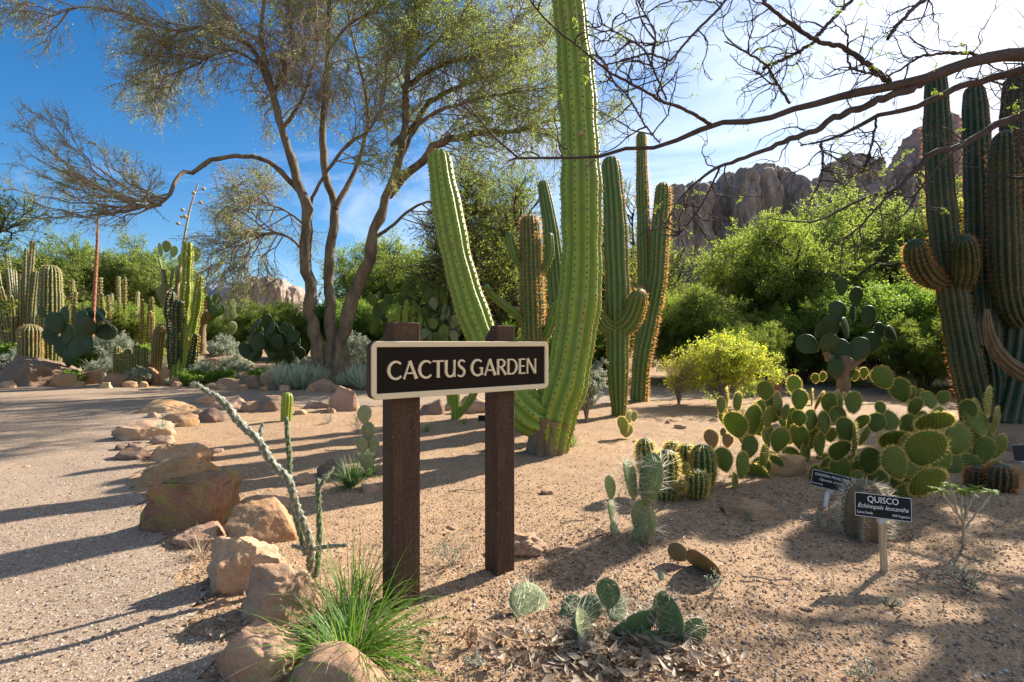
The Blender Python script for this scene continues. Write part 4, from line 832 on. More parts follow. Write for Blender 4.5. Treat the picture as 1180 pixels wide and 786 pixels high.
cactus('barrel_cactus', 'tall ribbed barrel cactus standing above the dark prickly pear at left', 'cactus', (58, 385), 17.6, [('stem', [(58, 400, 20), (58, 380, 22), (58, 350, 23), (58, 325, 22), (58, 305, 18)], 0, {})], ['barrel', 'sp_yel'], ribs=18, depth=.22, spine=.06, spacing=.1, nsp=4, spw=.01, step=.1)
cactus('barrel_cactus', 'squat round pinkish barrel cactus above the left rocks', 'cactus', (35, 390), 16.9, [('stem', [(35, 394, 20), (35, 387, 24), (35, 380, 24), (35, 373, 19)], 0, {})], ['barrel', 'sp_gold'], ribs=20, depth=.2, spine=.05, spacing=.07, nsp=4, spw=.01, step=.05)
cactus('barrel_cactus', 'leaning pinkish barrel cactus stump beside the green pillar clump', 'cactus', (184, 400), 17, [('stem', [(180, 402, 11), (182, 390, 12), (186, 380, 12), (189, 373, 9)], 0, {})], ['barrel', 'sp_red'], ribs=14, depth=.2, spine=.06, spacing=.1, nsp=4, spw=.01, step=.1)
r_ = random.Random(5); st = []
for (x1, y1, x0) in [(38, 277, 30), (31, 286, 28), (8, 292, 18), (16, 310, 20), (-6, 300, 10), (-20, 330, 8), (0, 330, 14), (24, 315, 24), (33, 318, 28), (42, 312, 34), (46, 330, 38), (12, 340, 16), (52, 345, 40), (-15, 350, 12), (70, 318, 48), (74, 340, 50)]:
    st.append(('stem', [(x0, 396, 6), ((x0 * .6 + x1 * .4), 392 - (392 - y1) * .4, 6.5), (x1, y1, 5)], r_.uniform(-.8, .8), {}))
cactus('organ_pipe_cactus', 'cluster of long ribbed stems splaying outward at the far left edge', 'cactus', (25, 392), 19.5, st, ['barrel', 'sp_gold'], ribs=6, depth=.35, spine=.06, spacing=.15, nsp=4, spw=.012, step=.25)
for k, (cx_, n_, lab) in enumerate([(85, 7, 'yellowish thicket of thin upright cactus stems left of the red stalk'), (128, 9, 'yellowish thicket of thin upright cactus stems just right of the red stalk'), (160, 7, 'yellowish thicket of thin upright cactus stems beside the pale prickly pear')]):
    r_ = random.Random(k); st = []
    for i in range(n_):
        x_ = cx_ + r_.uniform(-17, 17); t_ = r_.uniform(318, 362); st.append(('stem', [(x_ * .8 + cx_ * .2, 398, 3.6), (x_, 370, 3.8), (x_ + r_.uniform(-3, 3), t_, 3.2)], r_.uniform(-1, 1), {}))
    cactus('organ_pipe_cactus', lab, 'cactus', (cx_, 396), 20.5 + k * .4, st, ['barrel', 'sp_yel'], ribs=8, depth=.3, spine=.07, spacing=.12, nsp=5, spw=.007, step=.25)
r_ = random.Random(9); st = [('stem', [(x_, 398, 6), (x_ - 1, 370, 6.5), (x_ + 1, t_, 5)], (x_ % 3) * .3 - .3, {}) for x_, t_ in ((460, 352), (468, 345), (476, 352), (451, 362), (485, 360))]
cactus('organ_pipe_cactus', 'group of plain green upright stems in the thicket behind the left sign post', 'cactus', (468, 396), 15.9, st, ['cactus_main', 'sp_gold'], ribs=8, depth=.25, spine=.04, spacing=.1, nsp=3, spw=.008, step=.15)
st = [('stem', [(x_, 424, 7), (x_, 410, 8), (x_, t_, 7)], 0, {}) for x_, t_ in ((135, 398), (147, 402), (158, 398), (166, 400), (141, 406), (152, 408))]
cactus('hedgehog_cactus', 'low clump of stubby brown green cactus stems in the left bed below the thickets', 'cactus', (150, 424), 16.1, st, ['cactus_brown', 'sp_yel'], ribs=9, depth=.2, spine=.06, spacing=.08, nsp=4, spw=.01, step=.08)
for i, x_ in enumerate((250, 258, 266)):
    st = [('stem', [(x_ + dx, 398, 3), (x_ + dx, 392, 3.2), (x_ + dx * 1.1, 387, 2.6)], 0, {}) for dx in (-3, 0, 3)]
    cactus('small_golden_cactus', 'tiny golden spined cactus cluster on the far bare patch by the walkers', 'cactus', (x_, 398), 24.0 + i * .3, st, ['barrel', 'sp_yel'], group='tiny golden cacti on the far bare patch', ribs=8, depth=.2, spine=.08, spacing=.1, nsp=4, spw=.015, step=.08)

# ------------------------------------------------------------------ cholla in front of the path stones
def cholla():
    d = 2.9; g = P(356, HY, d); SCL = .82; root = empty('cholla_cactus', (g.x, d, float(gz(g.x, d))), 'spindly cholla with a long pale dried stem leaning left and thin green upright stems', 'cactus'); off = np.array(root.location)
    def stem(tr, dd, mat_, pale, ribs=5):
        pts, rad = pathpx([(a_, b_, c_ * SCL) for a_, b_, c_ in tr], d, dd); mb = MB(); C, Rr, Lt = resample(pts, rad, max(20, int(60 * len(tr) / 3))); T, A, B = frames(C); C = C - off
        s = np.linspace(0, Lt, len(C)); n = ribs * 4; th = np.arange(n) / n * 2 * np.pi; thk = th[None] + s[:, None] * 14
        tub = .5 + .5 * np.cos(th[None] * ribs); ph = np.cos(s[:, None] * 2 * np.pi / .035 + np.floor(th[None] / (2 * np.pi) * ribs) * 2.4); rr = Rr[:, None] * (.72 + .38 * tub * (.5 + .5 * ph)); q = np.clip((s - (Lt - Rr[-1])) / Rr[-1], 0, .98); rr = rr * np.sqrt(1 - q ** 2)[:, None]
        V = C[:, None] + (A[:, None] * np.cos(thk)[..., None] + B[:, None] * np.sin(thk)[..., None]) * rr[..., None]; K = len(C)
        i = np.arange(K - 1)[:, None] * n; j = np.arange(n)[None]; j2 = (j + 1) % n; mb.add(V.reshape(-1, 3), np.stack(np.broadcast_arrays(i + j, i + j2, i + n + j2, i + n + j), -1).reshape(-1, 4), 0, (tub * (.5 + .5 * ph)).ravel())
        r = np.random.default_rng(int(tr[0][0])); m = int(Lt / .002); k = r.integers(0, K, m); jj = r.integers(0, n, m); b = V[k, jj]; D_ = nrm(b - C[k]); dd_ = nrm(D_ + r.normal(size=D_.shape) * .5); pp = nrm(np.cross(dd_, r.normal(size=dd_.shape))) * .0009
        X = np.stack([b - pp, b + pp, b + dd_ * r.uniform(.008, .022, (m, 1))], 1).reshape(-1, 3); mb.add(X, np.arange(len(X)).reshape(-1, 3), 1)
        mb.build('stem', [M[mat_], M['sp_white']], root)
    stem([(356, 668, 13), (358, 645, 13), (356, 622, 12), (349, 602, 12.5), (341, 583, 12), (332, 553, 12), (313, 533, 12), (298, 508, 12), (276, 487, 12), (258, 464, 11.5), (240, 452, 9), (222, 441, 7)], -.25, 'cholla_pale', True)
    stem([(352, 640, 8), (347, 620, 8), (341, 596, 9), (337, 575, 9), (334, 548, 8), (333, 520, 8), (331, 500, 7.5), (330, 480, 6)], .1, 'cholla_green', False)
    stem([(364, 668, 8), (367, 640, 9), (368, 610, 9), (367, 580, 8.5), (366, 552, 7)], .1, 'cholla_green', False)
    stem([(366, 566, 6), (374, 552, 6), (380, 545, 5), (385, 538, 4)], .1, 'cholla_green', False)
    stem([(337, 629, 6), (355, 633, 7), (375, 630, 7), (400, 628, 6)], -.1, 'cholla_pale', True)
    stem([(297, 507, 6), (300, 498, 7), (303, 488, 5)], .05, 'cholla_pale', True)
M['cholla_pale'] = cactusmat('cholla_dried', (0.12, 0.13, 0.08), (0.50, 0.47, 0.38), st_amt=.1)
M['cholla_green'] = cactusmat('cholla_green', (0.06, 0.09, 0.03), (0.30, 0.33, 0.18), st_amt=.1)
cholla()
# ------------------------------------------------------------------ trees
def limb_tubes(mb, traces, d, off, K=26, S=9, knob=.06, seed=0, sc=.75):
    r = np.random.default_rng(seed); Ls = []
    for tr, dd in traces:
        pts, rad = pathpx(tr, d, dd); C, Rr, _ = resample(pts, rad, K); C = C - off; Rr = Rr * sc
        amp = Rr[:, None] * .12; C = C + r.normal(size=C.shape) * amp * 1.5; Rr = Rr * (1 + knob * r.normal(size=K))
        V, F = tubes(C[None], Rr[None], S); mb.add(V, F); Ls.append((C, Rr))
    return Ls
def taper(n, K, r0, r1): return np.broadcast_to(np.linspace(r0, r1, K)[None], (n, K))
def big_tree():
    d = 15.0; g = P(378, HY, d); root = empty('palo_verde_tree', (g.x, d, float(gz(g.x, d))), 'large tree with three leaning trunks and fine drooping grey twigs left of the sign', 'tree'); off = np.array(root.location); rg = np.random.default_rng(11)
    trunks = [
     ([(368, 452, 26), (368, 415, 22), (362, 380, 19), (357, 340, 17), (352, 290, 17), (354, 240, 16), (345, 215, 15), (338, 190, 13), (325, 150, 11), (316, 115, 10), (308, 80, 8), (300, 40, 6), (305, 0, 5), (312, -60, 3)], -.8),
     ([(382, 452, 28), (383, 412, 24), (380, 370, 17), (379, 320, 15), (382, 280, 15), (386, 240, 13), (376, 200, 11), (372, 150, 10), (375, 110, 9), (378, 60, 7), (380, 0, 5), (385, -80, 3)], .6),
     ([(392, 452, 28), (392, 405, 23), (400, 360, 20), (412, 330, 19), (427, 295, 20), (430, 270, 15), (445, 230, 14), (458, 190, 13), (466, 150, 11), (468, 100, 10), (472, 60, 8), (480, 10, 6), (490, -70, 3)], -.6)]
    limbs = [
     ([(352, 226, 10), (335, 210, 9), (318, 192, 8), (300, 183, 7.5), (280, 180, 7), (262, 181, 7), (245, 184, 7), (232, 192, 7), (222, 200, 6.5), (213, 198, 6), (203, 207, 6), (198, 218, 6), (192, 230, 5.5), (180, 236, 4.5), (160, 238, 3)], -2.5),
     ([(446, 226, 13), (470, 200, 12), (490, 184, 12), (500, 168, 12), (530, 158, 11), (560, 152, 9), (590, 152, 7), (615, 145, 5), (640, 138, 4), (668, 146, 2)], -1.5),
     ([(452, 168, 10), (480, 140, 9), (500, 115, 8), (540, 95, 7), (575, 82, 5), (610, 60, 3), (640, 40, 2)], 1.5),
     ([(466, 100, 9), (490, 85, 8), (520, 70, 7), (555, 62, 6), (580, 45, 4), (600, 15, 2)], -1.5),
     ([(470, 80, 7), (500, 50, 5), (530, 20, 4), (560, -30, 2)], 1),
     ([(316, 118, 6), (300, 75, 6), (285, 50, 5), (262, 35, 5), (235, 30, 4), (200, 35, 3.5), (150, 18, 3), (100, 8, 2), (55, 20, 1)], -2),
     ([(311, 95, 6), (295, 60, 5), (270, 45, 4.5), (240, 38, 4), (215, 45, 3.5), (192, 52, 3), (180, 68, 3), (186, 90, 2), (192, 115, 1)], 1),
     ([(316, 110, 6), (330, 70, 5), (335, 30, 4), (325, -20, 3), (300, -70, 1)], 2),
     ([(386, 240, 9), (400, 215, 8), (415, 180, 7), (424, 140, 6), (420, 100, 5), (410, 60, 4), (398, 0, 3), (390, -40, 1)], 1.5),
     ([(354, 245, 6), (366, 215, 5), (382, 190, 5), (402, 165, 5), (425, 150, 4), (440, 120, 3), (445, 80, 2), (440, 30, 1)], -1.5),
     ([(458, 190, 7), (478, 150, 6), (500, 130, 5), (530, 120, 5), (560, 112, 4), (600, 105, 3), (640, 100, 1.5)], -2),
     ([(430, 275, 6), (450, 262, 5), (475, 240, 4), (500, 232, 3), (530, 240, 2), (560, 250, 1)], 1.5),
     ([(325, 150, 6), (345, 120, 5), (360, 80, 4), (365, 40, 3), (350, -20, 2)], 1.5),
     ([(308, 82, 5), (275, 60, 4), (250, 62, 3), (225, 75, 2.5), (200, 85, 2)], -1),
     ([(350, 290, 4), (335, 275, 3.5), (315, 268, 3), (295, 275, 2.5), (270, 285, 2)], -1.5),
     ([(352, 260, 4), (332, 245, 3), (310, 235, 2.5), (285, 228, 1.5)], 1.5),
     ([(378, 60, 5), (400, 30, 4), (430, 10, 3), (455, -30, 2)], -1.5)]
    mb = MB(); T_ = limb_tubes(mb, trunks, d, off, 44, 14, .08, 1); mb.build('trunk', M['bark'], root)
    mb = MB(); L_ = limb_tubes(mb, limbs, d, off, 26, 8, .05, 2); mb.build('limbs', M['bark'], root)
    crown_c = np.array(P(360, 60, d)) - off
    mb = MB(); lf = MB()
    par = np.stack([c for c, _ in L_[1:]]); tp = np.stack([resample(c, r, 26)[0] for c, r in T_])[:, 12:]
    tp = np.stack([resample(c, np.ones(len(c)), 26)[0] for c in tp])
    par = np.concatenate([par, tp])
    b1 = grow(par, 17, 8, 2.2, 0.85, (0, 0, .25), rg, .25, .22, outward=crown_c)
    V, F = tubes(b1, taper(len(b1), 8, .022, .009), 5); mb.add(V, F)
    b2 = grow(b1, 9, 6, 1.15, .75, (0, 0, -.1), rg, .2, .2); V, F = tubes(b2, taper(len(b2), 6, .011, .005), 4); mb.add(V, F)
    b3 = grow(b2, 9, 5, .62, .7, (0, 0, -1.1), rg, .15, .22); V, F = tubes(b3, taper(len(b3), 5, .0045, .002), 3); mb.add(V, F)
    # the spray of twigs at the end of the long left limb
    e = L_[0][0][-5:]; sp = []
    for (x, y) in [(20, 133), (45, 128), (75, 140), (18, 165), (25, 190), (60, 185), (10, 215), (40, 235), (70, 250), (15, 245), (110, 165), (140, 175), (130, 215), (95, 205), (40, 160), (80, 225), (120, 245), (60, 212), (150, 195), (175, 210)]:
        a = e[rg.integers(0, 5)]; b = np.array(P(x, y, d - 2.5 + rg.uniform(-1.4, 1.4))) - off; t = np.linspace(0, 1, 12)[:, None]; mid = (a + b) / 2 + np.array([-.3, 0, -.35]) ; sp.append((1 - t) ** 2 * a + 2 * t * (1 - t) * mid + t ** 2 * b + rg.normal(size=(12, 3)) * .03)
    sp = np.array(sp); V, F = tubes(sp, taper(len(sp), 12, .028, .007), 5); mb.add(V, F)
    s2 = grow(sp, 16, 6, .8, .5, (0, 0, .1), rg, .25, .15); V, F = tubes(s2, taper(len(s2), 6, .009, .004), 4); mb.add(V, F)
    s3 = grow(s2, 7, 5, .38, .6, (0, 0, .1), rg, .15, .2); V, F = tubes(s3, taper(len(s3), 5, .0045, .0022), 3); mb.add(V, F)
    C = along(s3, 5, rg, .012); V, F = leaves(C, .022, rg, .45); lf.add(V, F)
    # leaves: sparser in the left crown, fuller right
    q = b3[:, 0, 0]; xr = sst(-1.5, 2.5, q); keep = rg.uniform(size=len(b3)) < (.45 + .5 * xr)
    C = along(b3[keep], 11, rg, .02); V, F = leaves(C, .031, rg, .4); lf.add(V, F)
    mb.build('twigs', M['twig'], root); lf.build('foliage', M['leaf_olive'], root)
    # dense grey hanging clumps in the crown
    cl = MB()
    for (x, y, w_, n_) in [(345, 75, 45, 220), (360, 40, 40, 180), (320, 55, 35, 140), (375, 100, 30, 110), (590, 40, 40, 150), (505, 70, 40, 120), (440, 110, 36, 100), (620, 150, 26, 60)]:
        c = np.array(P(x, y, d)) - off; st_ = c + rg.normal(size=(n_, 3)) * np.array([w_, w_, w_ * .8]) / F_PX * d * .42; B_ = np.zeros((n_, 6, 3)); dv = nrm(rg.normal(size=(n_, 3)) + np.array([0, 0, -.5])); B_[:, 0] = st_
        for k in range(1, 6): dv = nrm(dv + rg.normal(size=dv.shape) * .25 + np.array([0, 0, -.3])); B_[:, k] = B_[:, k - 1] + dv * .16
        V, F = tubes(B_, taper(n_, 6, .008, .004), 3); cl.add(V, F); b_ = grow(B_, 6, 4, .35, .6, (0, 0, -.5), rg, .1, .2); V, F = tubes(b_, taper(len(b_), 4, .004, .0025), 3); cl.add(V, F)
    cl.build('mistletoe', M['twig'], root)
big_tree()

def bushy(name, label, cat, base, d, w_, h_, leafm, bark='bark_dark', group=None, seed=1, n0=9, n1=9, n2=8, n3=7, lpt=8, ls=.035, stem=.07, depth=None, bend=(0, 0, .2), trunk_h=.12, tw=True, asp=.4, flat=1.0, flowers=None, open_=0.5):
    """multi-stemmed bush or small tree: base (px), crown width and height in metres"""
    rg = np.random.default_rng(seed); x = (base - CX) / F_PX * d; z0 = float(gz(x, d)); root = empty(name, (x, d, z0), label, cat, group); dp = depth or w_
    th = rg.uniform(0, 2 * np.pi, n0); q = np.sqrt(rg.uniform(0.05, 1, n0)); st = np.zeros((n0, 10, 3)); tgt = np.stack([np.cos(th) * q * w_ / 2 * .8, np.sin(th) * q * dp / 2 * .8, h_ * (1 - .35 * q ** 2) * rg.uniform(.72, .95, n0)], 1)
    t = np.linspace(0, 1, 10)[None, :, None]; mid = tgt[:, None] * np.array([.35, .35, .5 + trunk_h]) ; st = 2 * t * (1 - t) * mid + t ** 2 * tgt[:, None] + rg.normal(size=(n0, 10, 3)) * .02 * h_ * t; st[:, 0, 2] = -.1
    tb = MB(); V, F = tubes(st, taper(n0, 10, stem, stem * .25), 7); tb.add(V, F)
    L1 = w_ * .30; b1 = grow(st, n1, 7, L1, .85, bend, rg, .22, .2); b1[..., 2] = np.maximum(b1[..., 2], .08); V, F = tubes(b1, taper(len(b1), 7, stem * .32, stem * .12), 4); tb.add(V, F); tb.build('trunk', M[bark], root)
    b2 = grow(b1, n2, 5, L1 * .5, .8, bend, rg, .2, .22); b2[..., 2] = np.maximum(b2[..., 2], .05)
    fo = MB(); tm = MB(); V, F = tubes(b2, taper(len(b2), 5, stem * .12, stem * .05), 3); tm.add(V, F)
    b3 = grow(b2, n3, 4, L1 * .26, .7, bend, rg, .15, .2); b3[..., 2] = np.maximum(b3[..., 2], .03)
    if tw: V, F = tubes(b3, taper(len(b3), 4, stem * .05, stem * .03), 3); tm.add(V, F)
    tm.build('twigs', M[bark], root)
    C = along(b3, lpt, rg, ls * .6); V, F = leaves(C, ls, rg, asp); fo.add(V, F); fo.build('foliage', M[leafm], root)
    if flowers:
        top = b3[b3[:, -1, 2] > h_ * .35]; C = along(top, flowers, rg, ls); V, F = leaves(C, ls * .8, rg, .8); f = MB(); f.add(V, F); f.build('flowers', M['leaf_yellow'], root)
    return root
def again(proto, px, d, sc, rz, label, szc=1.0):
    c = copy_tree(proto); x = (px - CX) / F_PX * d; c.location = (x, d, float(gz(x, d))); c.rotation_euler = (0, 0, rz); c.scale = (sc, sc, sc * szc); c['label'] = label; return c
# bright feathery acacias at the right
A1 = bushy('acacia_tree', 'bright yellow green feathery acacia in front of the brown cliff', 'tree', 915, 20, 7.6, 6.2, 'leaf_bright', seed=2, n0=20, n1=12, n2=10, n3=7, lpt=13, ls=.058, stem=.10, bend=(0, 0, -.05), asp=.28)
A2 = bushy('acacia_tree', 'airy olive acacia with bare dark twigs below the rock peaks', 'tree', 1000, 23, 9.5, 8.0, 'leaf_olive', seed=3, n0=18, n1=12, n2=10, n3=7, lpt=11, ls=.065, stem=.12, asp=.35)
A3 = bushy('green_bush', 'deep green rounded bush between the bright acacia and the dark giant cactus', 'bush', 1030, 15.5, 5.2, 3.0, 'leaf_green', seed=4, n0=16, n1=11, n2=8, n3=7, lpt=9, ls=.045, stem=.05, asp=.5)
again(A1, 790, 18, .40, 1.2, 'small shaded acacia standing between the spiny twin cactus and the brown cliff', .9)
again(A1, 940, 18.5, .62, 2.4, 'mid height bright acacia behind the tree like prickly pear', .85)
again(A2, 1120, 22, .95, 1.1, 'tall olive acacia seen between the stems of the dark giant cactus')
again(A2, 1230, 20, .9, 2.1, 'olive acacia at the right frame edge behind the dark giant cactus')
again(A3, 1140, 14.5, .95, 1.7, 'deep green bush directly behind the dark giant cactus stems')
again(A1, 925, 16.5, .42, 2.9, 'low bright feathery bush left of the tree like prickly pear')
again(A1, 800, 16.5, .50, .7, 'feathery bush rising behind the yellow flowering bush')
again(A3, 1260, 12.5, 1.0, .7, 'deep green bush at the right frame edge')
again(A1, 700, 24, .85, 2.2, 'light green acacia showing between the tall cacti', 1.05)
again(A2, 655, 28, .75, 2.8, 'pale olive acacia behind the towering cactus and its right neighbour')
again(A1, 500, 27, .72, .4, 'light green acacia behind the prickly pear thicket', .95)
again(A3, 425, 23, .9, 2.0, 'green bush behind the rightmost trunk of the large tree')
again(A3, 560, 19, .85, 2.6, 'shaded bush behind the right post of the sign')
again(A3, 640, 16.5, .62, .3, 'low bush behind the rusty spined cactus')
again(A1, 455, 30, 1.15, 5.1, 'tall pale green acacia filling the gap right of the large tree trunks')
again(A2, 545, 27, .85, 4.1, 'airy pale tree behind the leaning stem of the towering cactus')
again(A1, 615, 25, .95, 3.6, 'pale green acacia directly behind the rusty spined cactus', 1.1)
# mesquite with black trunk in the middle distance
MQ = bushy('mesquite_tree', 'open mesquite with a crooked black trunk between the sign posts and the towering cactus', 'tree', 562, 17.5, 7.8, 7.6, 'leaf_bright', 'bark_dark', seed=6, n0=12, n1=12, n2=9, n3=7, lpt=7, ls=.04, stem=.13, trunk_h=.1)
again(MQ, 715, 23, 1.0, 2.0, 'tall thin leaved mesquite behind the two armed cactus and its spiny neighbour')
again(A1, 860, 14.2, .30, 4.0, 'low bright bush directly behind the yellow flowering bush')
again(A1, 1065, 13.2, .32, 5.0, 'low bright bush left of the foot of the dark giant cactus')
# left background
again(A2, 45, 36, .92, .5, 'dark green tree at the left edge behind the splayed cactus stems', .9)
again(A2, 105, 34, .98, 1.5, 'broad green tree behind the red flower stalk', .92)
again(A2, 170, 36, .96, 2.5, 'broad green tree behind the green pillar cactus', .95)
again(A2, -20, 33, .85, 3.3, 'green tree cut by the left frame edge', .9)
again(A1, 225, 32, .55, 1.1, 'lighter green tree just right of the green pillar cactus')
again(A1, 312, 27, .62, 2.2, 'bright lime green bush left of the large tree trunks', .82)
again(A1, 352, 30, .60, 3.5, 'bright bush seen just left of the large tree trunks, further back', .85)
again(A3, 405, 30, 1.1, 3.0, 'darker green bush in the gap between the large tree trunks')
again(A3, 90, 23, .95, .9, 'olive bush behind the yellowish thickets at left', .9)
again(A3, 150, 23, .95, 1.9, 'olive bush behind the thickets and left of the pillar cactus', .9)
again(A3, 10, 22, .8, 1.2, 'bush at the left frame edge behind the ball cactus', .9)
# branch of a tree reaching in at the top left
lt = bushy('leafy_tree', 'yellow green tree whose branch tips enter at the left frame edge', 'tree', -95, 12, 5.4, 6.3, 'leaf_bright', seed=9, n0=9, n1=8, n2=8, n3=7, lpt=5, ls=.05, stem=.09)
# distant woodland mass closing the horizon
rg = np.random.default_rng(77); fo = MB()
N_ = 700; xx = rg.uniform(-75, 60, N_); yy = rg.uniform(48, 80, N_); hh = rg.uniform(1.6, 4.2, N_) * (1 - .35 * (np.abs(xx / yy + .5) < .12))
C = (np.stack([xx, yy, gz(xx, yy) + hh * .5], 1)[:, None] + rg.normal(size=(N_, 170, 3)) * np.array([1.3, 1.3, 1]) * (hh * .30)[:, None, None]).reshape(-1, 3); C[:, 2] = np.maximum(C[:, 2], .1)
V, F = leaves(C, .22, rg, .5); fo.add(V, F); tag(fo.build('distant_woodland', M['leaf_green']), 'mixed green scrub wood closing the view in the distance', 'woodland', kind='stuff')

# yellow flowering bush, twiggy bush, silver shrubs
bushy('flowering_bush', 'bright yellow flowering bush right of the twin stemmed spiny cactus', 'bush', 832, 10.6, 2.1, 1.45, 'leaf_bright', 'twig', seed=12, n0=22, n1=7, n2=6, n3=5, lpt=3, ls=.028, stem=.016, flowers=2, asp=.55)
bushy('twiggy_bush', 'half bare purplish brown twiggy bush left of the yellow flowering bush', 'bush', 782, 10.9, 1.15, 1.35, 'leaf_yellow', 'twig', seed=13, n0=22, n1=9, n2=6, n3=3, lpt=1, ls=.022, stem=.012)
bushy('silver_shrub', 'silvery shrub at the foot of the towering cactus, on its right', 'shrub', 676, 8.6, .85, 1.25, 'leaf_grey', 'twig', seed=14, n0=12, n1=7, n2=6, n3=5, lpt=5, ls=.022, stem=.012, asp=.6)
bushy('silver_shrub', 'small silvery shrub between the sign and the rusty spined cactus', 'shrub', 648, 7.0, .5, 1.15, 'leaf_grey', 'twig', seed=15, n0=9, n1=6, n2=6, n3=5, lpt=4, ls=.02, stem=.01, asp=.6)
bushy('red_twig_shrub', 'small shrub with reddish bare stems beside the tree like prickly pear', 'shrub', 895, 11.8, .9, .95, 'leaf_bright', 'stalk_red', seed=16, n0=7, n1=5, n2=4, n3=3, lpt=2, ls=.025, stem=.014)
# low shrubs and rosettes in the left bed
LS = bushy('low_shrub', 'low grey green mound between the dark prickly pears in the left bed', 'shrub', 270, 17.5, 1.4, .55, 'leaf_grey', 'twig', seed=20, n0=14, n1=7, n2=6, n3=5, lpt=4, ls=.03, stem=.012)
for i, (px_, d_, s_, lab) in enumerate([(118, 17.2, .9, 'grey green mound under the right pads of the dark prickly pear'), (150, 18.2, 1.1, 'grey green mound in front of the yellowish thickets'), (235, 16.8, 1.0, 'grey green mound below the grey trunked prickly pear'), (20, 18.0, 1.1, 'grey green mound behind the squat ball cactus'), (40, 17.3, .8, 'grey green mound touching the squat ball cactus at its right'), (345, 18.5, .8, 'grey green mound at the foot of the large tree'), (440, 15.9, 1.0, 'grey green mound behind the left post of the sign'), (180, 18.2, .8, 'grey green mound left of the pillar cactus foot')]):
    again(LS, px_, d_, s_, i * 1.3, lab)
LG = bushy('low_shrub', 'low fresh green plant mound at the foot of the pillar cactus', 'shrub', 222, 16.0, .9, .38, 'leaf_green', 'twig', seed=21, n0=12, n1=7, n2=6, n3=5, lpt=5, ls=.03, stem=.008)
again(LG, 82, 16.2, 1.0, 1, 'low fresh green plant mound below the dark prickly pear'); again(LG, 300, 16.4, 1.1, 2, 'low fresh green plant mound before the dark prickly pear by the bright bush'); again(LG, 255, 16.1, 1.0, 3, 'low fresh green plant mound behind the pale ledge rock')
for i, (px_, d_, s_, lab) in enumerate([(100, 19.0, 1.5, 'green mound between the red stalk foot and the dark prickly pear'), (135, 19.5, 1.5, 'green mound at the feet of the middle yellowish thicket'), (170, 19.2, 1.4, 'green mound at the feet of the thicket by the leaning stump'), (65, 19.0, 1.5, 'green mound behind the tall ribbed barrel cactus'), (5, 18.5, 1.5, 'green mound at the left frame edge by the ball cactus'), (255, 20.5, 1.3, 'green mound before the tiny golden cacti'), (330, 19.5, 1.5, 'green mound behind the dark prickly pear near the tree'), (410, 19, 1.4, 'green mound right of the large tree foot')]):
    again([LG, LS][i % 2], px_, d_, s_, i * 2.1, lab, 1.3)
bushy('silver_shrub', 'round silver white bush in the far rock edging between orange rocks', 'shrub', 160, 15.6, .75, .52, 'leaf_grey', 'twig', seed=22, n0=14, n1=8, n2=6, n3=5, lpt=6, ls=.026, stem=.008, asp=.7)
def rosette(name, label, px, d, n, L_, wd, mat, group=None, up=.6, seed=0, curve=.1, cat='agave', fac=1.0):
    r = np.random.default_rng(seed); x = (px - CX) / F_PX * d; z = float(gz(x, d)); mb = MB(); K = 6; B = np.zeros((n, K, 3)); th = r.uniform(0, 2 * np.pi, n); el = np.arccos(np.clip(r.uniform(0, 1, n) ** .7 * (1 - up * .9), 0, 1)); el = r.uniform(.15 + up * .5, 1.5, n)
    dv = np.stack([np.cos(th) * np.cos(el), np.sin(th) * np.cos(el), np.sin(el)], 1); l_ = L_ * r.uniform(.65, 1.1, n); t = np.linspace(0, 1, K)
    B = dv[:, None] * (l_[:, None] * t)[..., None]; B[:, :, 2] += -(curve * l_[:, None] * t[None] ** 2 * np.cos(el)[:, None]); side = nrm(np.cross(dv, [0, 0, 1.]))[:, None]; nn = nrm(np.cross(side, dv[:, None]))
    wv = (wd * np.array([.75, 1, 1, .8, .45, .03]))[None, :, None] * np.ones((n, 1, 1)); V = np.stack([B - side * wv + nn * wv * .35, B - nn * wv * .05, B + side * wv + nn * wv * .35], 2)
    i = np.arange(n)[:, None, None] * K * 3; k = np.arange(K - 1)[None, :, None] * 3; j = np.arange(2)[None, None]; F = np.stack(np.broadcast_arrays(i + k + j, i + k + j + 1, i + k + 4 + j, i + k + 3 + j), -1).reshape(-1, 4); mb.add(V.reshape(-1, 3), F)
    o = mb.build(name, M[mat]); o.location = (x, d, z); return tag(o, label, cat, group)
r_ = random.Random(4)
AG = rosette('silver_agave', 'silvery narrow bladed agave rosette in the dense bed at the foot of the large tree', 365, 14.6, 80, .72, .02, 'agave', 'narrow silvery agaves massed before the large tree', .75, 3)
for i in range(34):
    c = AG.copy(); COL.objects.link(c); px_ = r_.uniform(318, 428); d_ = r_.uniform(14.2, 16.2); x = (px_ - CX) / F_PX * d_; c.location = (x, d_, float(gz(x, d_))); s = r_.uniform(.7, 1.15); c.scale = (s, s, s); c.rotation_euler = (0, 0, r_.uniform(0, 6))
AB = rosette('agave', 'small blue green agave rosette in the left bed behind the far rock edging', 195, 16.0, 26, .34, .035, 'agave', 'small agaves dotted through the left bed', .3, 8)
for px_, d_, s in [(135, 16.5, 1), (172, 16.4, 1.2), (240, 16.3, .9), (252, 17.2, 1.1), (262, 16.6, .8), (275, 16.9, 1.1), (188, 17.4, 1.3), (146, 17.6, 1.4), (124, 18, 1.4), (166, 18.4, 1.4), (290, 16.2, .8), (95, 17.5, 1.1), (60, 17.0, 1), (108, 18.4, 1.5)]:
    c = AB.copy(); COL.objects.link(c); x = (px_ - CX) / F_PX * d_; c.location = (x, d_, float(gz(x, d_))); c.scale = (s, s, s); c.rotation_euler = (0, 0, px_)
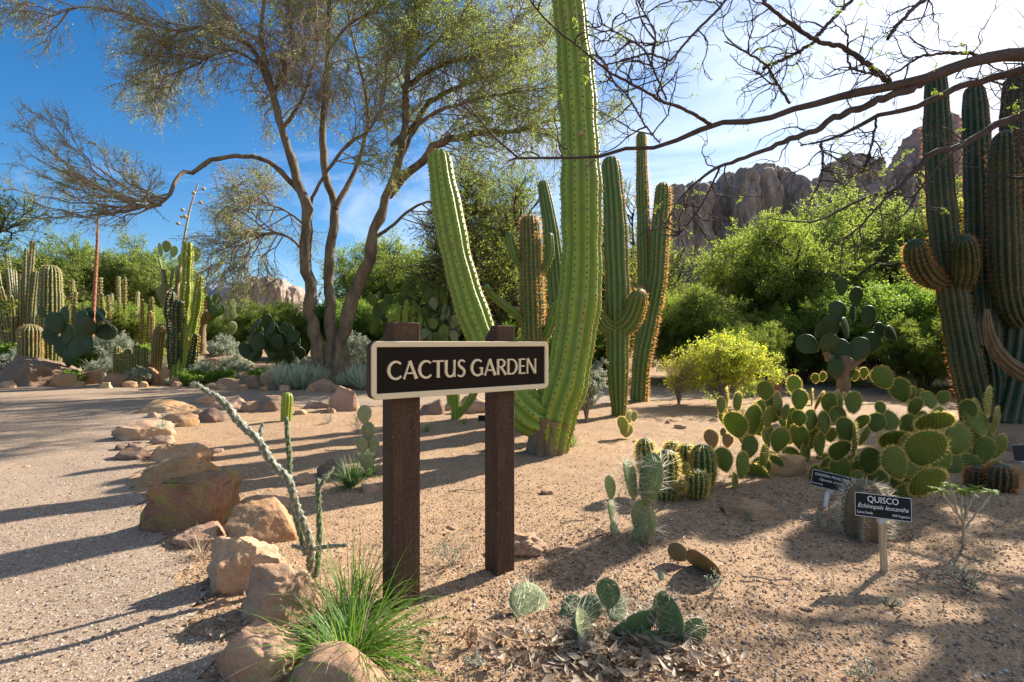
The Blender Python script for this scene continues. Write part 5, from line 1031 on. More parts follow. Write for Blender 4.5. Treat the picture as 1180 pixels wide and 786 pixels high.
rosette('dwarf_plant', 'tiny grey dwarf plant growing on top of a flat edging stone', 186, 6.9, 60, .17, .006, 'agave', None, .3, 5, cat='plant').location.z += .16
# grass clumps
def grassclump(label, px, pyb, n, L_, wd, mat, seed, spread=.9, d=None, dry=0.0, lean=(0, 0), elm=1.05):
    r = np.random.default_rng(seed); g = G(px, pyb) if d is None else P(px, HY, d); x, y = g.x, g.y; z = float(gz(x, y)); K = 8; th = r.uniform(0, 2 * np.pi, n); el = np.clip(r.normal(elm, .28, n), .3, 1.55); l_ = L_ * r.uniform(.45, 1.1, n)
    rad = L_ * .16 * np.sqrt(r.uniform(0, 1, n)); st = np.stack([rad * np.cos(th + r.normal(size=n)), rad * np.sin(th), np.zeros(n)], 1); d0 = np.stack([np.cos(th) * np.cos(el), np.sin(th) * np.cos(el), np.sin(el)], 1) + np.array([lean[0], lean[1], 0]); d0 = nrm(d0); B = np.zeros((n, K, 3)); B[:, 0] = st; dv = d0
    bend = r.uniform(.04, .26, n)[:, None] * spread
    for k in range(1, K): dv = nrm(dv + np.array([0, 0, -1]) * bend + r.normal(size=dv.shape) * .03); B[:, k] = B[:, k - 1] + dv * (l_ / (K - 1))[:, None]
    B[..., 2] = np.maximum(B[..., 2], .006)
    side = nrm(np.cross(B[:, -1] - B[:, 0], [0, 0, 1.]))[:, None]; wv = (wd * np.array([.8, 1, 1, .95, .85, .65, .4, .05]))[None, :, None] * r.uniform(.7, 1.2, (n, 1, 1)); nn = np.array([0, 0, 1.])
    V = np.stack([B - side * wv + nn * wv * .4, B, B + side * wv + nn * wv * .4], 2); i = np.arange(n)[:, None, None] * K * 3; k = np.arange(K - 1)[None, :, None] * 3; j = np.arange(2)[None, None]
    F = np.stack(np.broadcast_arrays(i + k + j, i + k + j + 1, i + k + 4 + j, i + k + 3 + j), -1).reshape(-1, 4); mb = MB(); nb = int(n * .88) * 3 * K; k5 = int(n * .88) * (K - 1) * 2; Vf = V.reshape(-1, 3); mb.add(Vf[:nb], F[:k5]); mb.add(Vf[nb:], F[k5:] - nb, 1); o = mb.build('grass_clump', [M[mat], M['leaf_dry']]); o.location = (x, y, z); return tag(o, label, 'grass clump')
grassclump('large bright green grass clump in the foreground left of the left post', 398, 762, 560, .47, .0030, 'grass', 1, 1.3, elm=.8)
grassclump('thinner grass clump behind the large bright one, close against the left post', 410, 706, 170, .42, .0022, 'grass', 2, .8)
grassclump('dark green grass tuft beside the brown rounded rock and left post', 405, 560, 260, .30, .0035, 'grass_dark', 3, .9)
grassclump('dark green grass tuft hidden partly by the left post', 425, 548, 160, .28, .0035, 'grass_dark', 33, .9)
grassclump('small fresh green grass tuft at the base of the towering cactus', 659, 514, 90, .20, .003, 'grass', 4, .8)
grassclump('small grass tuft seen between the two posts below the sign', 492, 497, 60, .18, .003, 'grass', 5, 1.0)
grassclump('thin dry grass tuft on the earthy lump before the prickly pears', 862, 602, 30, .12, .0015, 'grass_dark', 6, .4)
grassclump('small green grass tuft between the sign posts beside the small cactus', 535, 489, 40, .16, .003, 'grass', 7, 1.0)
grassclump('wispy dry straw lying by the tall pointed boulder', 232, 645, 70, .22, .002, 'leaf_dry', 8, 1.8)
# flower stalks
def stalk(name, label, tr, d, mat, pods=0, cat='flower stalk'):
    pts, rad = pathpx(tr, d); C, Rr, _ = resample(pts, rad, 24); off = C[0].copy(); mb = MB(); V, F = tubes((C - off)[None], Rr[None], 7); mb.add(V, F); r = np.random.default_rng(3)
    if pods:
        for k in range(pods):
            i = int(23 - k * .8 - 1); a = r.uniform(0, 6.28); b = C[i] - off; e = b + np.array([math.cos(a), math.sin(a) * .5, .35]) * r.uniform(.2, .5); B = np.linspace(b, e, 4)[None]; V, F = tubes(B, np.full((1, 4), .012), 4); mb.add(V, F); v, f = ico(1); mb.add(v * np.array([.08, .08, .06]) + e, f)
    else:
        for k in range(4, 22):
            v, f = ico(1); mb.add(v * np.array([Rr[k] * 1.5, Rr[k] * 1.5, .05]) + C[k] - off, f)
    o = mb.build(name, M[mat]); o.location = off; return tag(o, label, cat)
stalk('red_flower_stalk', 'tall thin orange red flower stalk rising above the thickets at left', [(105, 405, 4.5), (107, 365, 4.5), (110, 320, 3.6), (112, 280, 2.8), (113, 250, 2)], 19.5, 'stalk_red')
stalk('agave_flower_stalk', 'thin pale agave stalk with small pods leaning above the pillar cactus', [(196, 405, 4), (203, 345, 4), (210, 290, 3), (218, 245, 2.2), (228, 212, 1.6)], 18.2, 'stalk_pale', 7)

# ------------------------------------------------------------------ mesquite reaching in from the right
def near_tree():
    root = empty('overhanging_tree', (7.2, 6.0, 0), 'dark thorny tree out of frame at right whose bare branches arch across the top', 'tree'); off = np.array(root.location); rg = np.random.default_rng(5)
    def tr(lst, d0, d1, pre=None):
        n = len(lst); pts = []; rad = []
        for i, (a, b, w_) in enumerate(lst):
            di = d0 + (d1 - d0) * i / (n - 1); pts.append(np.array(P(a, b, di)) - off); rad.append(w_ / 2 / F_PX * di)
        if pre is not None: pts = [np.array(p) - off for p in pre[0]] + pts; rad = pre[1] + rad
        return resample(pts, rad, 44)[:2]
    T0 = [(7.2, 6.0, 1.9), (6.0, 5.4, 3.3)]
    big = [
     tr([(1240, 62, 17), (1180, 63, 14), (1158, 63, 13), (1124, 70, 12), (1089, 82, 11.5), (1055, 93, 11), (1014, 100, 9.5), (979, 108, 8.5), (952, 118, 8), (917, 125, 7), (883, 137, 6.5), (849, 140, 6), (818, 144, 5.5), (780, 160, 5), (760, 168, 4.5), (709, 174, 4), (683, 183, 3.8), (658, 182, 3.4), (633, 181, 3), (607, 186, 2.6), (582, 170, 2.3), (564, 153, 2), (543, 127, 1.7), (520, 100, 1.2)], 4.6, 3.5, (T0, [.11, .085])),
     tr([(1062, 97, 8), (1020, 113, 8), (972, 132, 7), (935, 151, 6.2), (900, 165, 5.5), (866, 179, 4.5), (832, 191, 3.6), (807, 206, 2.8), (780, 234, 2), (766, 262, 1.2)], 4.4, 3.9),
     tr([(1240, 74, 11), (1180, 81, 9), (1144, 91, 8.5), (1110, 100, 7.5), (1082, 112, 6.5), (1045, 127, 5.5), (1014, 132, 5), (986, 148, 4), (952, 161, 3), (922, 168, 1.5)], 4.9, 4.5, (T0, [.10, .06])),
     tr([(1250, 105, 9), (1180, 132, 8), (1141, 148, 7.5), (1106, 167, 7), (1075, 177, 6.5), (1048, 203, 5.5), (1027, 220, 4.5), (1000, 227, 3.6), (972, 240, 3), (941, 254, 2.4), (917, 256, 1.8), (885, 251, 1)], 5.2, 4.4, (T0, [.09, .05])),
     tr([(1025, 96, 6), (1000, 74, 5.5), (972, 55, 5), (938, 45, 4.5), (910, 27, 4), (886, 7, 3.4), (870, -12, 3)], 4.4, 4.0),
     tr([(938, 45, 4), (958, 24, 3.8), (983, -2, 3.5), (1000, -20, 3)], 4.3, 4.6),
     tr([(942, 46, 3.6), (917, 62, 3.4), (898, 70, 3.2), (879, 79, 3.4)], 4.3, 4.1),
     tr([(1180, -40, 7), (1100, -20, 5), (1065, 0, 4.2), (1041, 21, 3.8), (1024, 43, 4)], 4.6, 4.2),
     tr([(900, -30, 3.6), (850, -12, 3), (837, 0, 3), (825, 14, 2.8), (800, 38, 2.6), (780, 62, 2.5), (771, 70, 2.5), (760, 65, 2.3), (745, 62, 2.3), (722, 69, 2), (696, 75, 1.4)], 4.2, 3.6),
     tr([(820, 144, 4), (800, 132, 3.6), (780, 122, 3.4), (762, 117, 3.2), (747, 107, 3), (724, 95, 2.8), (704, 84, 2.6), (684, 69, 2.4), (666, 53, 2.2), (645, 38, 2), (622, 15, 1.8), (606, -8, 1.5)], 3.9, 3.4),
     tr([(768, 114, 2), (757, 89, 2.2), (742, 58, 2), (722, 44, 1.8), (694, 28, 1.2)], 3.8, 3.5),
     tr([(760, 165, 1.6), (742, 142, 2), (722, 109, 1.8), (696, 86, 1.2)], 3.8, 3.5),
     tr([(752, 66, 1.8), (755, 38, 1.6), (745, 20, 1.4), (732, -5, 1.2)], 3.7, 3.7),
     tr([(910, 120, 3), (892, 90, 2.6), (882, 75, 2.4), (860, 60, 2), (835, 48, 1.4)], 4.2, 3.9),
     tr([(1140, 70, 4), (1120, 62, 3.4), (1095, 61, 3), (1060, 66, 2.6), (1038, 80, 2.2), (1020, 88, 1.6)], 4.5, 4.3),
     tr([(1020, 88, 2.4), (990, 82, 2.4), (978, 72, 2.2), (977, 40, 1.8)], 4.3, 4.2),
     tr([(1010, 135, 2.6), (1006, 160, 2.4), (1000, 182, 2), (994, 200, 1.6), (1004, 178, 1.4)], 4.5, 4.4),
     tr([(946, 165, 3), (948, 182, 2.6), (946, 205, 2), (938, 222, 1.6)], 4.5, 4.3),
     tr([(1120, 160, 3), (1090, 182, 2.6), (1062, 215, 2.2), (1048, 240, 1.8), (1030, 258, 1.2)], 4.8, 4.4),
     tr([(1030, 218, 2.6), (1010, 240, 2.2), (990, 262, 1.8), (965, 280, 1)], 4.7, 4.4),
     tr([(830, 192, 2.4), (812, 230, 2), (790, 262, 1.6), (775, 275, 1)], 3.9, 3.7)]
    trunk = resample([np.array(p) - off for p in [(7.3, 6.1, -.3), (7.2, 6.0, .8), (7.15, 6.0, 1.9), (6.6, 5.8, 3.0), (7.3, 6.6, 4.2), (7.5, 7, 5.2)]], [.2, .17, .15, .12, .08, .04], 44)[:2]
    mb = MB()
    def kn(R_, a=.09): return R_ * (1 + a * np.abs(rg.normal(size=R_.shape)))
    V, F = tubes(trunk[0][None], kn(trunk[1][None]), 10); mb.add(V, F); mb.build('trunk', M['bark_dark'], root)
    mb = MB(); Cb = np.stack([c for c, _ in big]) ; Rb = np.stack([r for _, r in big]); Cb = Cb + rg.normal(size=Cb.shape) * np.minimum(Rb[..., None] * .3, .008)
    V, F = tubes(Cb, kn(Rb), 8); mb.add(V, F); mb.build('branches', M['bark_dark'], root)
    mb = MB(); b1 = grow(Cb, 9, 11, .58, 1.0, (0, 0, .12), rg, .12, .26); V, F = tubes(b1, kn(taper(len(b1), 11, .0052, .0018), .25), 5); mb.add(V, F)
    b2 = grow(b1, 4, 7, .28, .9, (0, 0, .1), rg, .15, .28); V, F = tubes(b2, kn(taper(len(b2), 7, .0026, .0011), .25), 4); mb.add(V, F)
    th = np.concatenate([grow(Cb, 34, 2, .038, 1.4, (0, 0, 0), rg, 0, 0), grow(b1, 9, 2, .022, 1.4, (0, 0, 0), rg, 0, 0)]); V, F = tubes(th, taper(len(th), 2, .0034, .0006), 3); mb.add(V, F)
    mb.build('twigs', M['bark_dark'], root)
    # feathery leaflets in sparse clusters, most of them over the towering cactus and at the right
    lf = MB(); ends = b2[:, -1]; px_ = CX + F_PX * (ends[:, 0] + off[0]) / (ends[:, 1] + off[1]); keep = rg.uniform(size=len(ends)) < np.where(px_ < 790, .20, .18); st = ends[keep]; n = len(st)
    fr = np.zeros((n * 4, 5, 3)); dv = nrm(rg.normal(size=(n * 4, 3)) + np.array([0, 0, -.2])); fr[:, 0] = np.repeat(st, 4, 0)
    for k in range(1, 5): dv = nrm(dv + rg.normal(size=dv.shape) * .15); fr[:, k] = fr[:, k - 1] + dv * .014
    C = along(fr, 14, rg, .005); V, F = leaves(C, .009, rg, .4); lf.add(V, F); lf.build('leaflets', M['leaf_bright'], root)
    # unseen upper crown that throws the broken shade at the right
    up = grow(np.stack([trunk[0][:, :]] * 1), 26, 10, 2.3, .8, (0, 0, .2), rg, .55, .2); mb = MB(); V, F = tubes(up, taper(len(up), 10, .03, .008), 4); mb.add(V, F); u2 = grow(up, 9, 6, .8, .7, (0, 0, 0), rg, .2, .2); V, F = tubes(u2, taper(len(u2), 6, .008, .003), 3); mb.add(V, F)
    mb.build('crown_branches', M['bark_dark'], root); C = along(u2, 8, rg, .05); C = C[(C[:, 0] + off[0]) / (C[:, 1] + off[1]) > 1.0]; lf = MB(); V, F = leaves(C, .02, rg, .45); lf.add(V, F); lf.build('crown_leaves', M['leaf_olive'], root)
near_tree()
bushy('added_shade_tree', 'leafy tree added mostly out of frame at right to shade the prickly pears', 'tree', 1285, 9.4, 4.6, 6.2, 'leaf_olive', 'bark_dark', seed=41, n0=18, n1=13, n2=9, n3=7, lpt=12, ls=.065, stem=.11)  # added for the shade it throws on the right bed, mostly out of view
for i_, (px_, d_, s_, lab) in enumerate([(70, 21.5, .40, 'yellow green bush behind the tall ribbed barrel cactus'), (112, 22.5, .46, 'yellow green bush behind the foot of the red flower stalk'), (148, 22, .44, 'yellow green bush behind the rightmost yellowish thicket'), (250, 25, .40, 'small yellow green bush behind the walker in red'), (455, 22, .48, 'yellow green bush glimpsed above the left sign post'), (690, 17.5, .40, 'light bush low between the towering cactus and the two armed one')]):
    again(A1, px_, d_, s_, 1.7 * i_, lab, .95)
# ------------------------------------------------------------------ plant labels on stakes
def text_mesh(s, size, shear=0, name='lettering', ext=.0004, spacing=1.0):
    cu = bpy.data.curves.new('txt', 'FONT'); cu.body = s; cu.size = size; cu.shear = shear; cu.extrude = ext; cu.space_character = spacing; cu.align_x = 'LEFT'
    o = bpy.data.objects.new('txt', cu); COL.objects.link(o); dg = bpy.context.evaluated_depsgraph_get(); dg.update(); me = bpy.data.meshes.new_from_object(o.evaluated_get(dg)); bpy.data.objects.remove(o); bpy.data.curves.remove(cu); me.name = name; return me
M['label_black'] = new_mat('label_black'); g_ = NG(M['label_black']); g_.out(g_.bsdf((0.008, 0.008, 0.008), 0.6, **{'Specular IOR Level': .2}))
M['label_white'] = new_mat('label_white'); g_ = NG(M['label_white']); g_.out(g_.bsdf((0.75, 0.73, 0.68), 0.6))
M['stake'] = woodmat('pale_stake', (0.45, 0.32, 0.18), (0.55, 0.42, 0.26), 0.15)
M['metal'] = new_mat('label_clip'); g_ = NG(M['metal']); g_.out(g_.bsdf((0.5, 0.58, 0.66), 0.4, Metallic=0.6))
def plant_label(name, label, c, d, wpx, hpx, yaw, roll, lines, stake_bot, stakem='stake', stw=.034):
    p = P(c[0], c[1], d); root = empty(name, (p.x, p.y, float(gz(p.x, p.y))), label, 'plant label'); W = wpx / F_PX * d; H = hpx / F_PX * d; z = p.z - root.location.z
    pl = slab('plate', rrect(-W / 2, W / 2, -H / 2, H / 2, .003, 3), -.004, 0, M['label_black'], root); pl.location = (0, 0, z); pl.rotation_euler = (R(-12), roll, yaw)
    o = rrect(-W / 2 + .002, W / 2 - .002, -H / 2 + .002, H / 2 - .002, .003, 3); i_ = rrect(-W / 2 + .0045, W / 2 - .0045, -H / 2 + .0045, H / 2 - .0045, .002, 3); n = len(o)
    b = poly_obj('border', [(x, -.0046, z_) for x, z_ in o] + [(x, -.0046, z_) for x, z_ in i_], [(k, (k + 1) % n, n + (k + 1) % n, n + k) for k in range(n)], M['label_white'], pl)
    for (s, sz, al, y_, sh, wf) in lines:
        me = text_mesh(s, H * sz, sh); xs_ = [v.co.x for v in me.vertices]; w0 = max(xs_) - min(xs_); sx = (W * wf) / w0; me.materials.append(M['label_white'])
        t = bpy.data.objects.new('lettering', me); COL.objects.link(t); t.parent = pl; t.rotation_euler = (R(90), 0, 0); t.scale = (sx, 1, 1)
        x0 = {'c': -W * wf / 2, 'l': -W * .46, 'r': W * .46 - W * wf}[al]; t.location = (x0 - min(xs_) * sx, -.0052, H * y_)
    mb = MB(); bot = (stake_bot[0] - c[0]) / F_PX * d; zb = -.08
    B = np.array([[(0, .012, z - H * .42), (bot * .5, .012, z * .5), (bot, .012, zb)]]); Cc = B[0]
    V = []; 
    for q in Cc: V += [(q[0] - stw / 2, q[1] - .008, q[2]), (q[0] + stw / 2, q[1] - .008, q[2]), (q[0] + stw / 2, q[1] + .008, q[2]), (q[0] - stw / 2, q[1] + .008, q[2])]
    F = []
    for k in (0, 4): F += [(k, k + 1, k + 5, k + 4), (k + 1, k + 2, k + 6, k + 5), (k + 2, k + 3, k + 7, k + 6), (k + 3, k, k + 4, k + 7)]
    F += [(3, 2, 1, 0), (8, 9, 10, 11)]; poly_obj('stake', V, F, M[stakem], root)
    V = [(x * stw * .55, y, z - H * .5 + zz) for x, y, zz in [(-1, -.0, -.03), (1, -.0, -.03), (1, .025, -.03), (-1, .025, -.03), (-1, -.0, .02), (1, -.0, .02), (1, .025, .02), (-1, .025, .02)]]
    poly_obj('clip', V, [(0, 3, 2, 1), (4, 5, 6, 7), (0, 1, 5, 4), (1, 2, 6, 5), (2, 3, 7, 6), (3, 0, 4, 7)], M['metal'], root)
    return root
plant_label('plant_label', 'black plant label reading QUISCO on a pale wooden stake before the dead stump', (1017, 584), 2.98, 61, 27, R(-8), R(5), [
    ('QUISCO', .36, 'c', .14, 0, .54), ('Echinopsis leucantha', .26, 'c', -.12, .3, .88), ('Cactus Family', .15, 'l', -.36, 0, .28), ('NW Argentina', .15, 'r', -.36, 0, .30)], (1021, 650))
plant_label('plant_label', 'black tilted plant label lettered PRICKLY PEAR half hidden among the cactus pads', (958, 555), 4.05, 44, 19, R(-10), R(12), [
    ('CHAPARRAL PRICKLY PEAR', .22, 'c', .18, 0, .84), ('Opuntia oricola', .22, 'c', -.08, .3, .6), ('Cactus Family', .14, 'l', -.34, 0, .26), ('California', .14, 'r', -.34, 0, .26)], (950, 585), 'label_white', .03)
plant_label('plant_label', 'dark plant label standing in the shade at the right frame edge', (1178, 522), 5.6, 26, 19, R(5), R(0), [], (1178, 560))
plant_label('plant_label', 'small dark label lying low under the sign beside the right post', (560, 483), 8.6, 18, 9, R(0), R(0), [], (560, 492))
# little white marker stakes
for (px_, py_, h_, lab) in [(119, 444, 17, 'short pale marker stake standing in front of the far rock edging'), (22, 404, 9, 'tiny white marker tag among the rocks at the far left')]:
    g = G(px_, py_) if py_ > 420 else P(px_, 420, 16.6); hh = h_ / F_PX * g.y; o = slab('marker_stake', [(-.035, -.03), (.035, -.03), (.035, hh), (-.035, hh)], -.012, .012, M['stake'], None); bevel(o, .004, 1); o.location = (g.x, g.y, float(gz(g.x, g.y)) if py_ > 420 else g.z - hh * .2); tag(o, lab, 'marker stake')

# ------------------------------------------------------------------ bare branching shrub at the right
def bare_shrub():
    d = 3.35; g = P(1110, HY, d); root = empty('bare_shrub', (g.x, d, float(gz(g.x, d))), 'small candelabra shrub with bare tan stems and leaf tufts at the tips', 'shrub'); off = np.array(root.location); r = np.random.default_rng(3); mb = MB(); lf = MB()
    trs = [[(1110, 632, 5), (1110, 612, 5), (1109, 600, 4.5), (1098, 585, 4), (1088, 572, 4), (1084, 566, 4)], [(1109, 602, 4), (1102, 585, 3.5), (1098, 570, 3.5), (1093, 560, 3)], [(1109, 602, 4), (1108, 585, 3.5), (1108, 566, 3.5)], [(1110, 604, 4), (1115, 588, 4), (1120, 575, 3.5), (1125, 563, 3.5)], [(1111, 612, 4), (1122, 595, 4), (1132, 582, 4), (1140, 572, 4), (1143, 566, 3.5)], [(1110, 600, 3.5), (1114, 580, 3.2), (1116, 566, 3)]]
    tips = []
    for i, t in enumerate(trs):
        pts, rad = pathpx(t, d, r.uniform(-.15, .15)); rad = [q * .62 for q in rad]; C, Rr, _ = resample(pts, rad, 16); C = C + r.normal(size=C.shape) * .0025; V, F = tubes((C - off)[None], Rr[None], 7); mb.add(V, F); tips.append(C[-1] - off)
    mb.build('stems', M['stalk_pale'], root)
    for t in tips:
        n = 20; a = r.uniform(0, 6.28, n); dv = np.stack([np.cos(a), np.sin(a), r.uniform(-.3, .7, n)], 1); dv = nrm(dv); s = nrm(np.cross(dv, [0, 0, 1.])); L_ = r.uniform(.03, .085, n)[:, None]; b = t + r.normal(size=(n, 3)) * .008
        V = np.stack([b, b + dv * L_ * .5 + s * .009, b + dv * L_ - np.array([0, 0, .012]), b + dv * L_ * .5 - s * .009], 1).reshape(-1, 3); lf.add(V, np.arange(n * 4).reshape(n, 4))
    lf.build('leaves', M['leaf_green'], root)
bare_shrub()
def tuftplant(label, px, pyb, h, w_, mat, leafm, seed, n=18, name='dry_plant', cat='plant', ls=.008):
    g = G(px, pyb); root = empty(name, (g.x, g.y, g.z), label, cat); r = np.random.default_rng(seed); st = np.zeros((n, 7, 3)); dv = nrm(r.normal(size=(n, 3)) * np.array([w_, w_, 0]) + np.array([0, 0, h]));
    for k in range(1, 7): dv = nrm(dv + r.normal(size=dv.shape) * .18); st[:, k] = st[:, k - 1] + dv * h / 6
    st[..., 2] = np.abs(st[..., 2]); mb = MB(); V, F = tubes(st, taper(n, 7, .0018, .0008), 4); mb.add(V, F); b = grow(st, 5, 4, h * .4, .8, (0, 0, 0), r, .3, .3); V, F = tubes(b, taper(len(b), 4, .001, .0005), 3); mb.add(V, F); mb.build('stems', M[mat], root)
    C = along(b, 4, r, .004); V, F = leaves(C, ls, r, .5); lf = MB(); lf.add(V, F); lf.build('leaves', M[leafm], root)
tuftplant('small dry grey plant on bare soil between the two sign posts', 521, 652, .17, .10, 'twig', 'leaf_grey', 1)
tuftplant('tiny dry seedling with dark stems at the right of the bare soil', 1115, 682, .13, .08, 'bark_dark', 'leaf_grey', 2)
tuftplant('tiny dark dry seedling in the middle of the bare soil at right', 1026, 700, .06, .05, 'bark_dark', 'leaf_grey', 3, 8)
tuftplant('small grey seedling beside the tilted black label', 946, 612, .14, .10, 'twig', 'leaf_grey', 4)
tuftplant('reddish dry weed right of the foot of the right post', 632, 660, .11, .08, 'stalk_red', 'leaf_dry', 5, 8)
tuftplant('reddish dry weed by the foreground leaf litter', 541, 748, .09, .06, 'stalk_red', 'leaf_dry', 6, 8)
tuftplant('tiny green sprout among the foreground litter', 553, 768, .08, .06, 'twig', 'leaf_grey', 7, 8)
tuftplant('grey dwarf weed on bare soil right of the fallen withered pad', 822, 685, .12, .04, 'twig', 'leaf_grey', 8, 6)
tuftplant('little white flecked plant at the bottom edge right of centre', 1003, 790, .09, .09, 'twig', 'leaf_grey', 9, 14)
tuftplant('small greyish plant on the soil behind the low grey slab near the boulder', 378, 488, .16, .16, 'twig', 'leaf_grey', 10)
tuftplant('thin flowering weed just left of the dark green grass tuft', 412, 500, .3, .12, 'twig', 'leaf_grey', 11)
# ------------------------------------------------------------------ two visitors far off
M['skin'] = new_mat('skin'); g_ = NG(M['skin']); g_.out(g_.bsdf((0.45, 0.26, 0.18), 0.6))
def plain(n, c, r_=.8):
    m = new_mat(n); g = NG(m); g.out(g.bsdf(g.mix(g.noise(12, 4), tuple(x * .8 for x in c), c), r_)); M[n] = m
plain('cloth_white', (.75, .75, .74)); plain('cloth_blue', (.06, .12, .28)); plain('cloth_red', (.6, .05, .04)); plain('cloth_cyan', (.12, .35, .50)); plain('hair', (.05, .03, .02)); plain('cloth_grey', (.12, .12, .13))
def person(label, px, d, facing, stride, top, leg, pack=None):
    x = (px - CX) / F_PX * d; root = empty('person', (x, d, float(gz(x, d))), label, 'person', rz=facing)
    joints = [(0, 0, .95, .14), (0, 0, 1.15, .135), (0, .01, 1.35, .16), (0, 0, 1.48, .07), (0, -.01, 1.54, .055), (0, -.02, 1.64, .095), (0, -.02, 1.72, .085)]
    edges = [(i, i + 1) for i in range(6)]
    def chain(root_i, pts):
        p = root_i
        for q in pts: joints.append(q); edges.append((p, len(joints) - 1)); p = len(joints) - 1
    for s in (-1, 1):
        f = stride * s
        chain(0, [(.09 * s, 0, .88, .095), (.10 * s, -f * .18, .50, .062), (.10 * s, -f * .30 + .06, .10, .042), (.10 * s, -f * .30 - .08, .04, .035), (.10 * s, -f * .30 - .14, .03, .025)])
        chain(2, [(.17 * s, 0, 1.40, .062), (.22 * s, f * .10, 1.14, .044), (.22 * s, f * .16 - .12, .92, .034), (.22 * s, f * .18 - .18, .86, .026)])
    me = bpy.data.meshes.new('body'); me.from_pydata([j[:3] for j in joints], edges, [])
    o = bpy.data.objects.new('body', me); COL.objects.link(o); o.parent = root; md = o.modifiers.new('skin', 'SKIN')
    sv = me.skin_vertices[0].data if me.skin_vertices else None
    if sv is not None:
        for k, j in enumerate(joints): sv[k].radius = (j[3], j[3])
        sv[0].use_root = True
    o.modifiers.new('sub', 'SUBSURF').render_levels = 1; me.materials.append(M['skin'])
    def shell(nm, parts, mt):
        mb = MB()
        for pts, rad in parts: C, Rr, _ = resample(pts, rad, 10); V, F = tubes(C[None], Rr[None], 12); mb.add(V, F)
        return mb.build(nm, M[mt], root)
    shell('shirt', [([(0, 0, .90), (0, 0, 1.12), (0, 0, 1.36), (0, 0, 1.47)], [.165, .155, .185, .07])] + [([(.13 * s, 0, 1.43), (.19 * s, stride * s * .05, 1.26), (.215 * s, stride * s * .09, 1.16)], [.08, .07, .066]) for s in (-1, 1)], top)
    shell('trousers', [([(.08 * s, 0, .97), (.10 * s, -stride * s * .18, .5), (.10 * s, -stride * s * .30 + .06, .09)], [.12, .085, .07]) for s in (-1, 1)], leg)
    v, f = ico(3); hd = MB(); k = v[:, 2] > -.1; hd.add(v * np.array([.098, .108, .11]) + np.array([0, .015, 1.70]), f[np.all((v[f][:, :, 2] > -.35) & ((v[f][:, :, 1] > -.45) | (v[f][:, :, 2] > .35)), 1)]); hd.build('hair', M['hair'], root)
    if pack:
        V_, F_ = rock_geo((.28, .16, .40), 3, 3, 2, .02, .6); mb = MB(); mb.add(V_ + np.array([0, .20, 1.22]), F_); mb.build('backpack', M[pack], root)
    return root
person('distant walker in red with a light blue pack behind the grey trunked prickly pear', 242, 34, R(170), .5, 'cloth_red', 'cloth_grey', 'cloth_cyan')
person('distant walker in a white shirt and blue jeans seen left of the left post', 413, 32, R(150), .6, 'cloth_white', 'cloth_blue')

# ------------------------------------------------------------------ loose gravel, litter, sticks
rg = np.random.default_rng(99)
def scatter_pts(n, dmax, dmin=1.0, pw=1.0):
    d = dmin * (dmax / dmin) ** (rg.uniform(0, 1, n) ** pw); a = rg.uniform(-1.08, 1.08, n); x = d * a; return x, d
OCT = np.array([[1, 0, 0], [0, 1, 0], [-1, 0, 0], [0, -1, 0], [0, 0, 1], [0, 0, -1.]]); OF = np.array([[0, 1, 4], [1, 2, 4], [2, 3, 4], [3, 0, 4], [1, 0, 5], [2, 1, 5], [3, 2, 5], [0, 3, 5]])
def stones(n, dmax, s0, s1, mat, label, name, mask=None):
    x, y = scatter_pts(n, dmax)
    if mask is not None:
        k = mask(x, y); x = x[k]; y = y[k]
    n = len(x); s = s0 * (s1 / s0) ** (rg.uniform(0, 1, n) ** 2.2); V = OCT[None] * rg.uniform(.55, 1.2, (n, 6, 1)); th = rg.uniform(0, 6.28, n); c, q = np.cos(th)[:, None], np.sin(th)[:, None]
    X = V[..., 0] * c - V[..., 1] * q; Y = V[..., 0] * q + V[..., 1] * c; V = np.stack([X, Y, V[..., 2] * .6], -1) * s[:, None, None]; z = gz(x, y) + (micro(x, y) if name == 'bed_gravel' else .011) + s * .15
    V = V + np.stack([x, y, z], 1)[:, None]; mb = MB(); mb.add(V.reshape(-1, 3), (np.arange(n)[:, None, None] * 6 + OF[None]).reshape(-1, 3)); return tag(mb.build(name, M[mat], smooth=False), label, 'gravel', kind='stuff')
def gravelmat(name, stops):
    m = new_mat(name); g = NG(m); geo = g.n('ShaderNodeNewGeometry'); col = g.ramp(geo.outputs['Random Per Island'], stops); g.out(g.bsdf(col, 0.9, **{'Specular IOR Level': .2})); M[name] = m
gravelmat('gravel_a', [(0, (.17, .10, .065)), (.3, (.36, .22, .14)), (.7, (.48, .32, .21)), (.9, (.52, .40, .30)), (1, (.66, .58, .50))])
gravelmat('gravel_b', [(0, (.12, .08, .075)), (.3, (.22, .155, .11)), (.6, (.34, .25, .18)), (.88, (.39, .31, .24)), (1, (.52, .45, .38))])
onpath = lambda x, y: inside(x, y, poly)
stones(75000, 9, .0026, .013, 'gravel_a', 'fine brown grit scattered over the cactus bed', 'bed_gravel', lambda x, y: ~onpath(x, y))
stones(80000, 11, .003, .0125, 'gravel_b', 'fine mixed gravel covering the path', 'path_gravel', onpath)
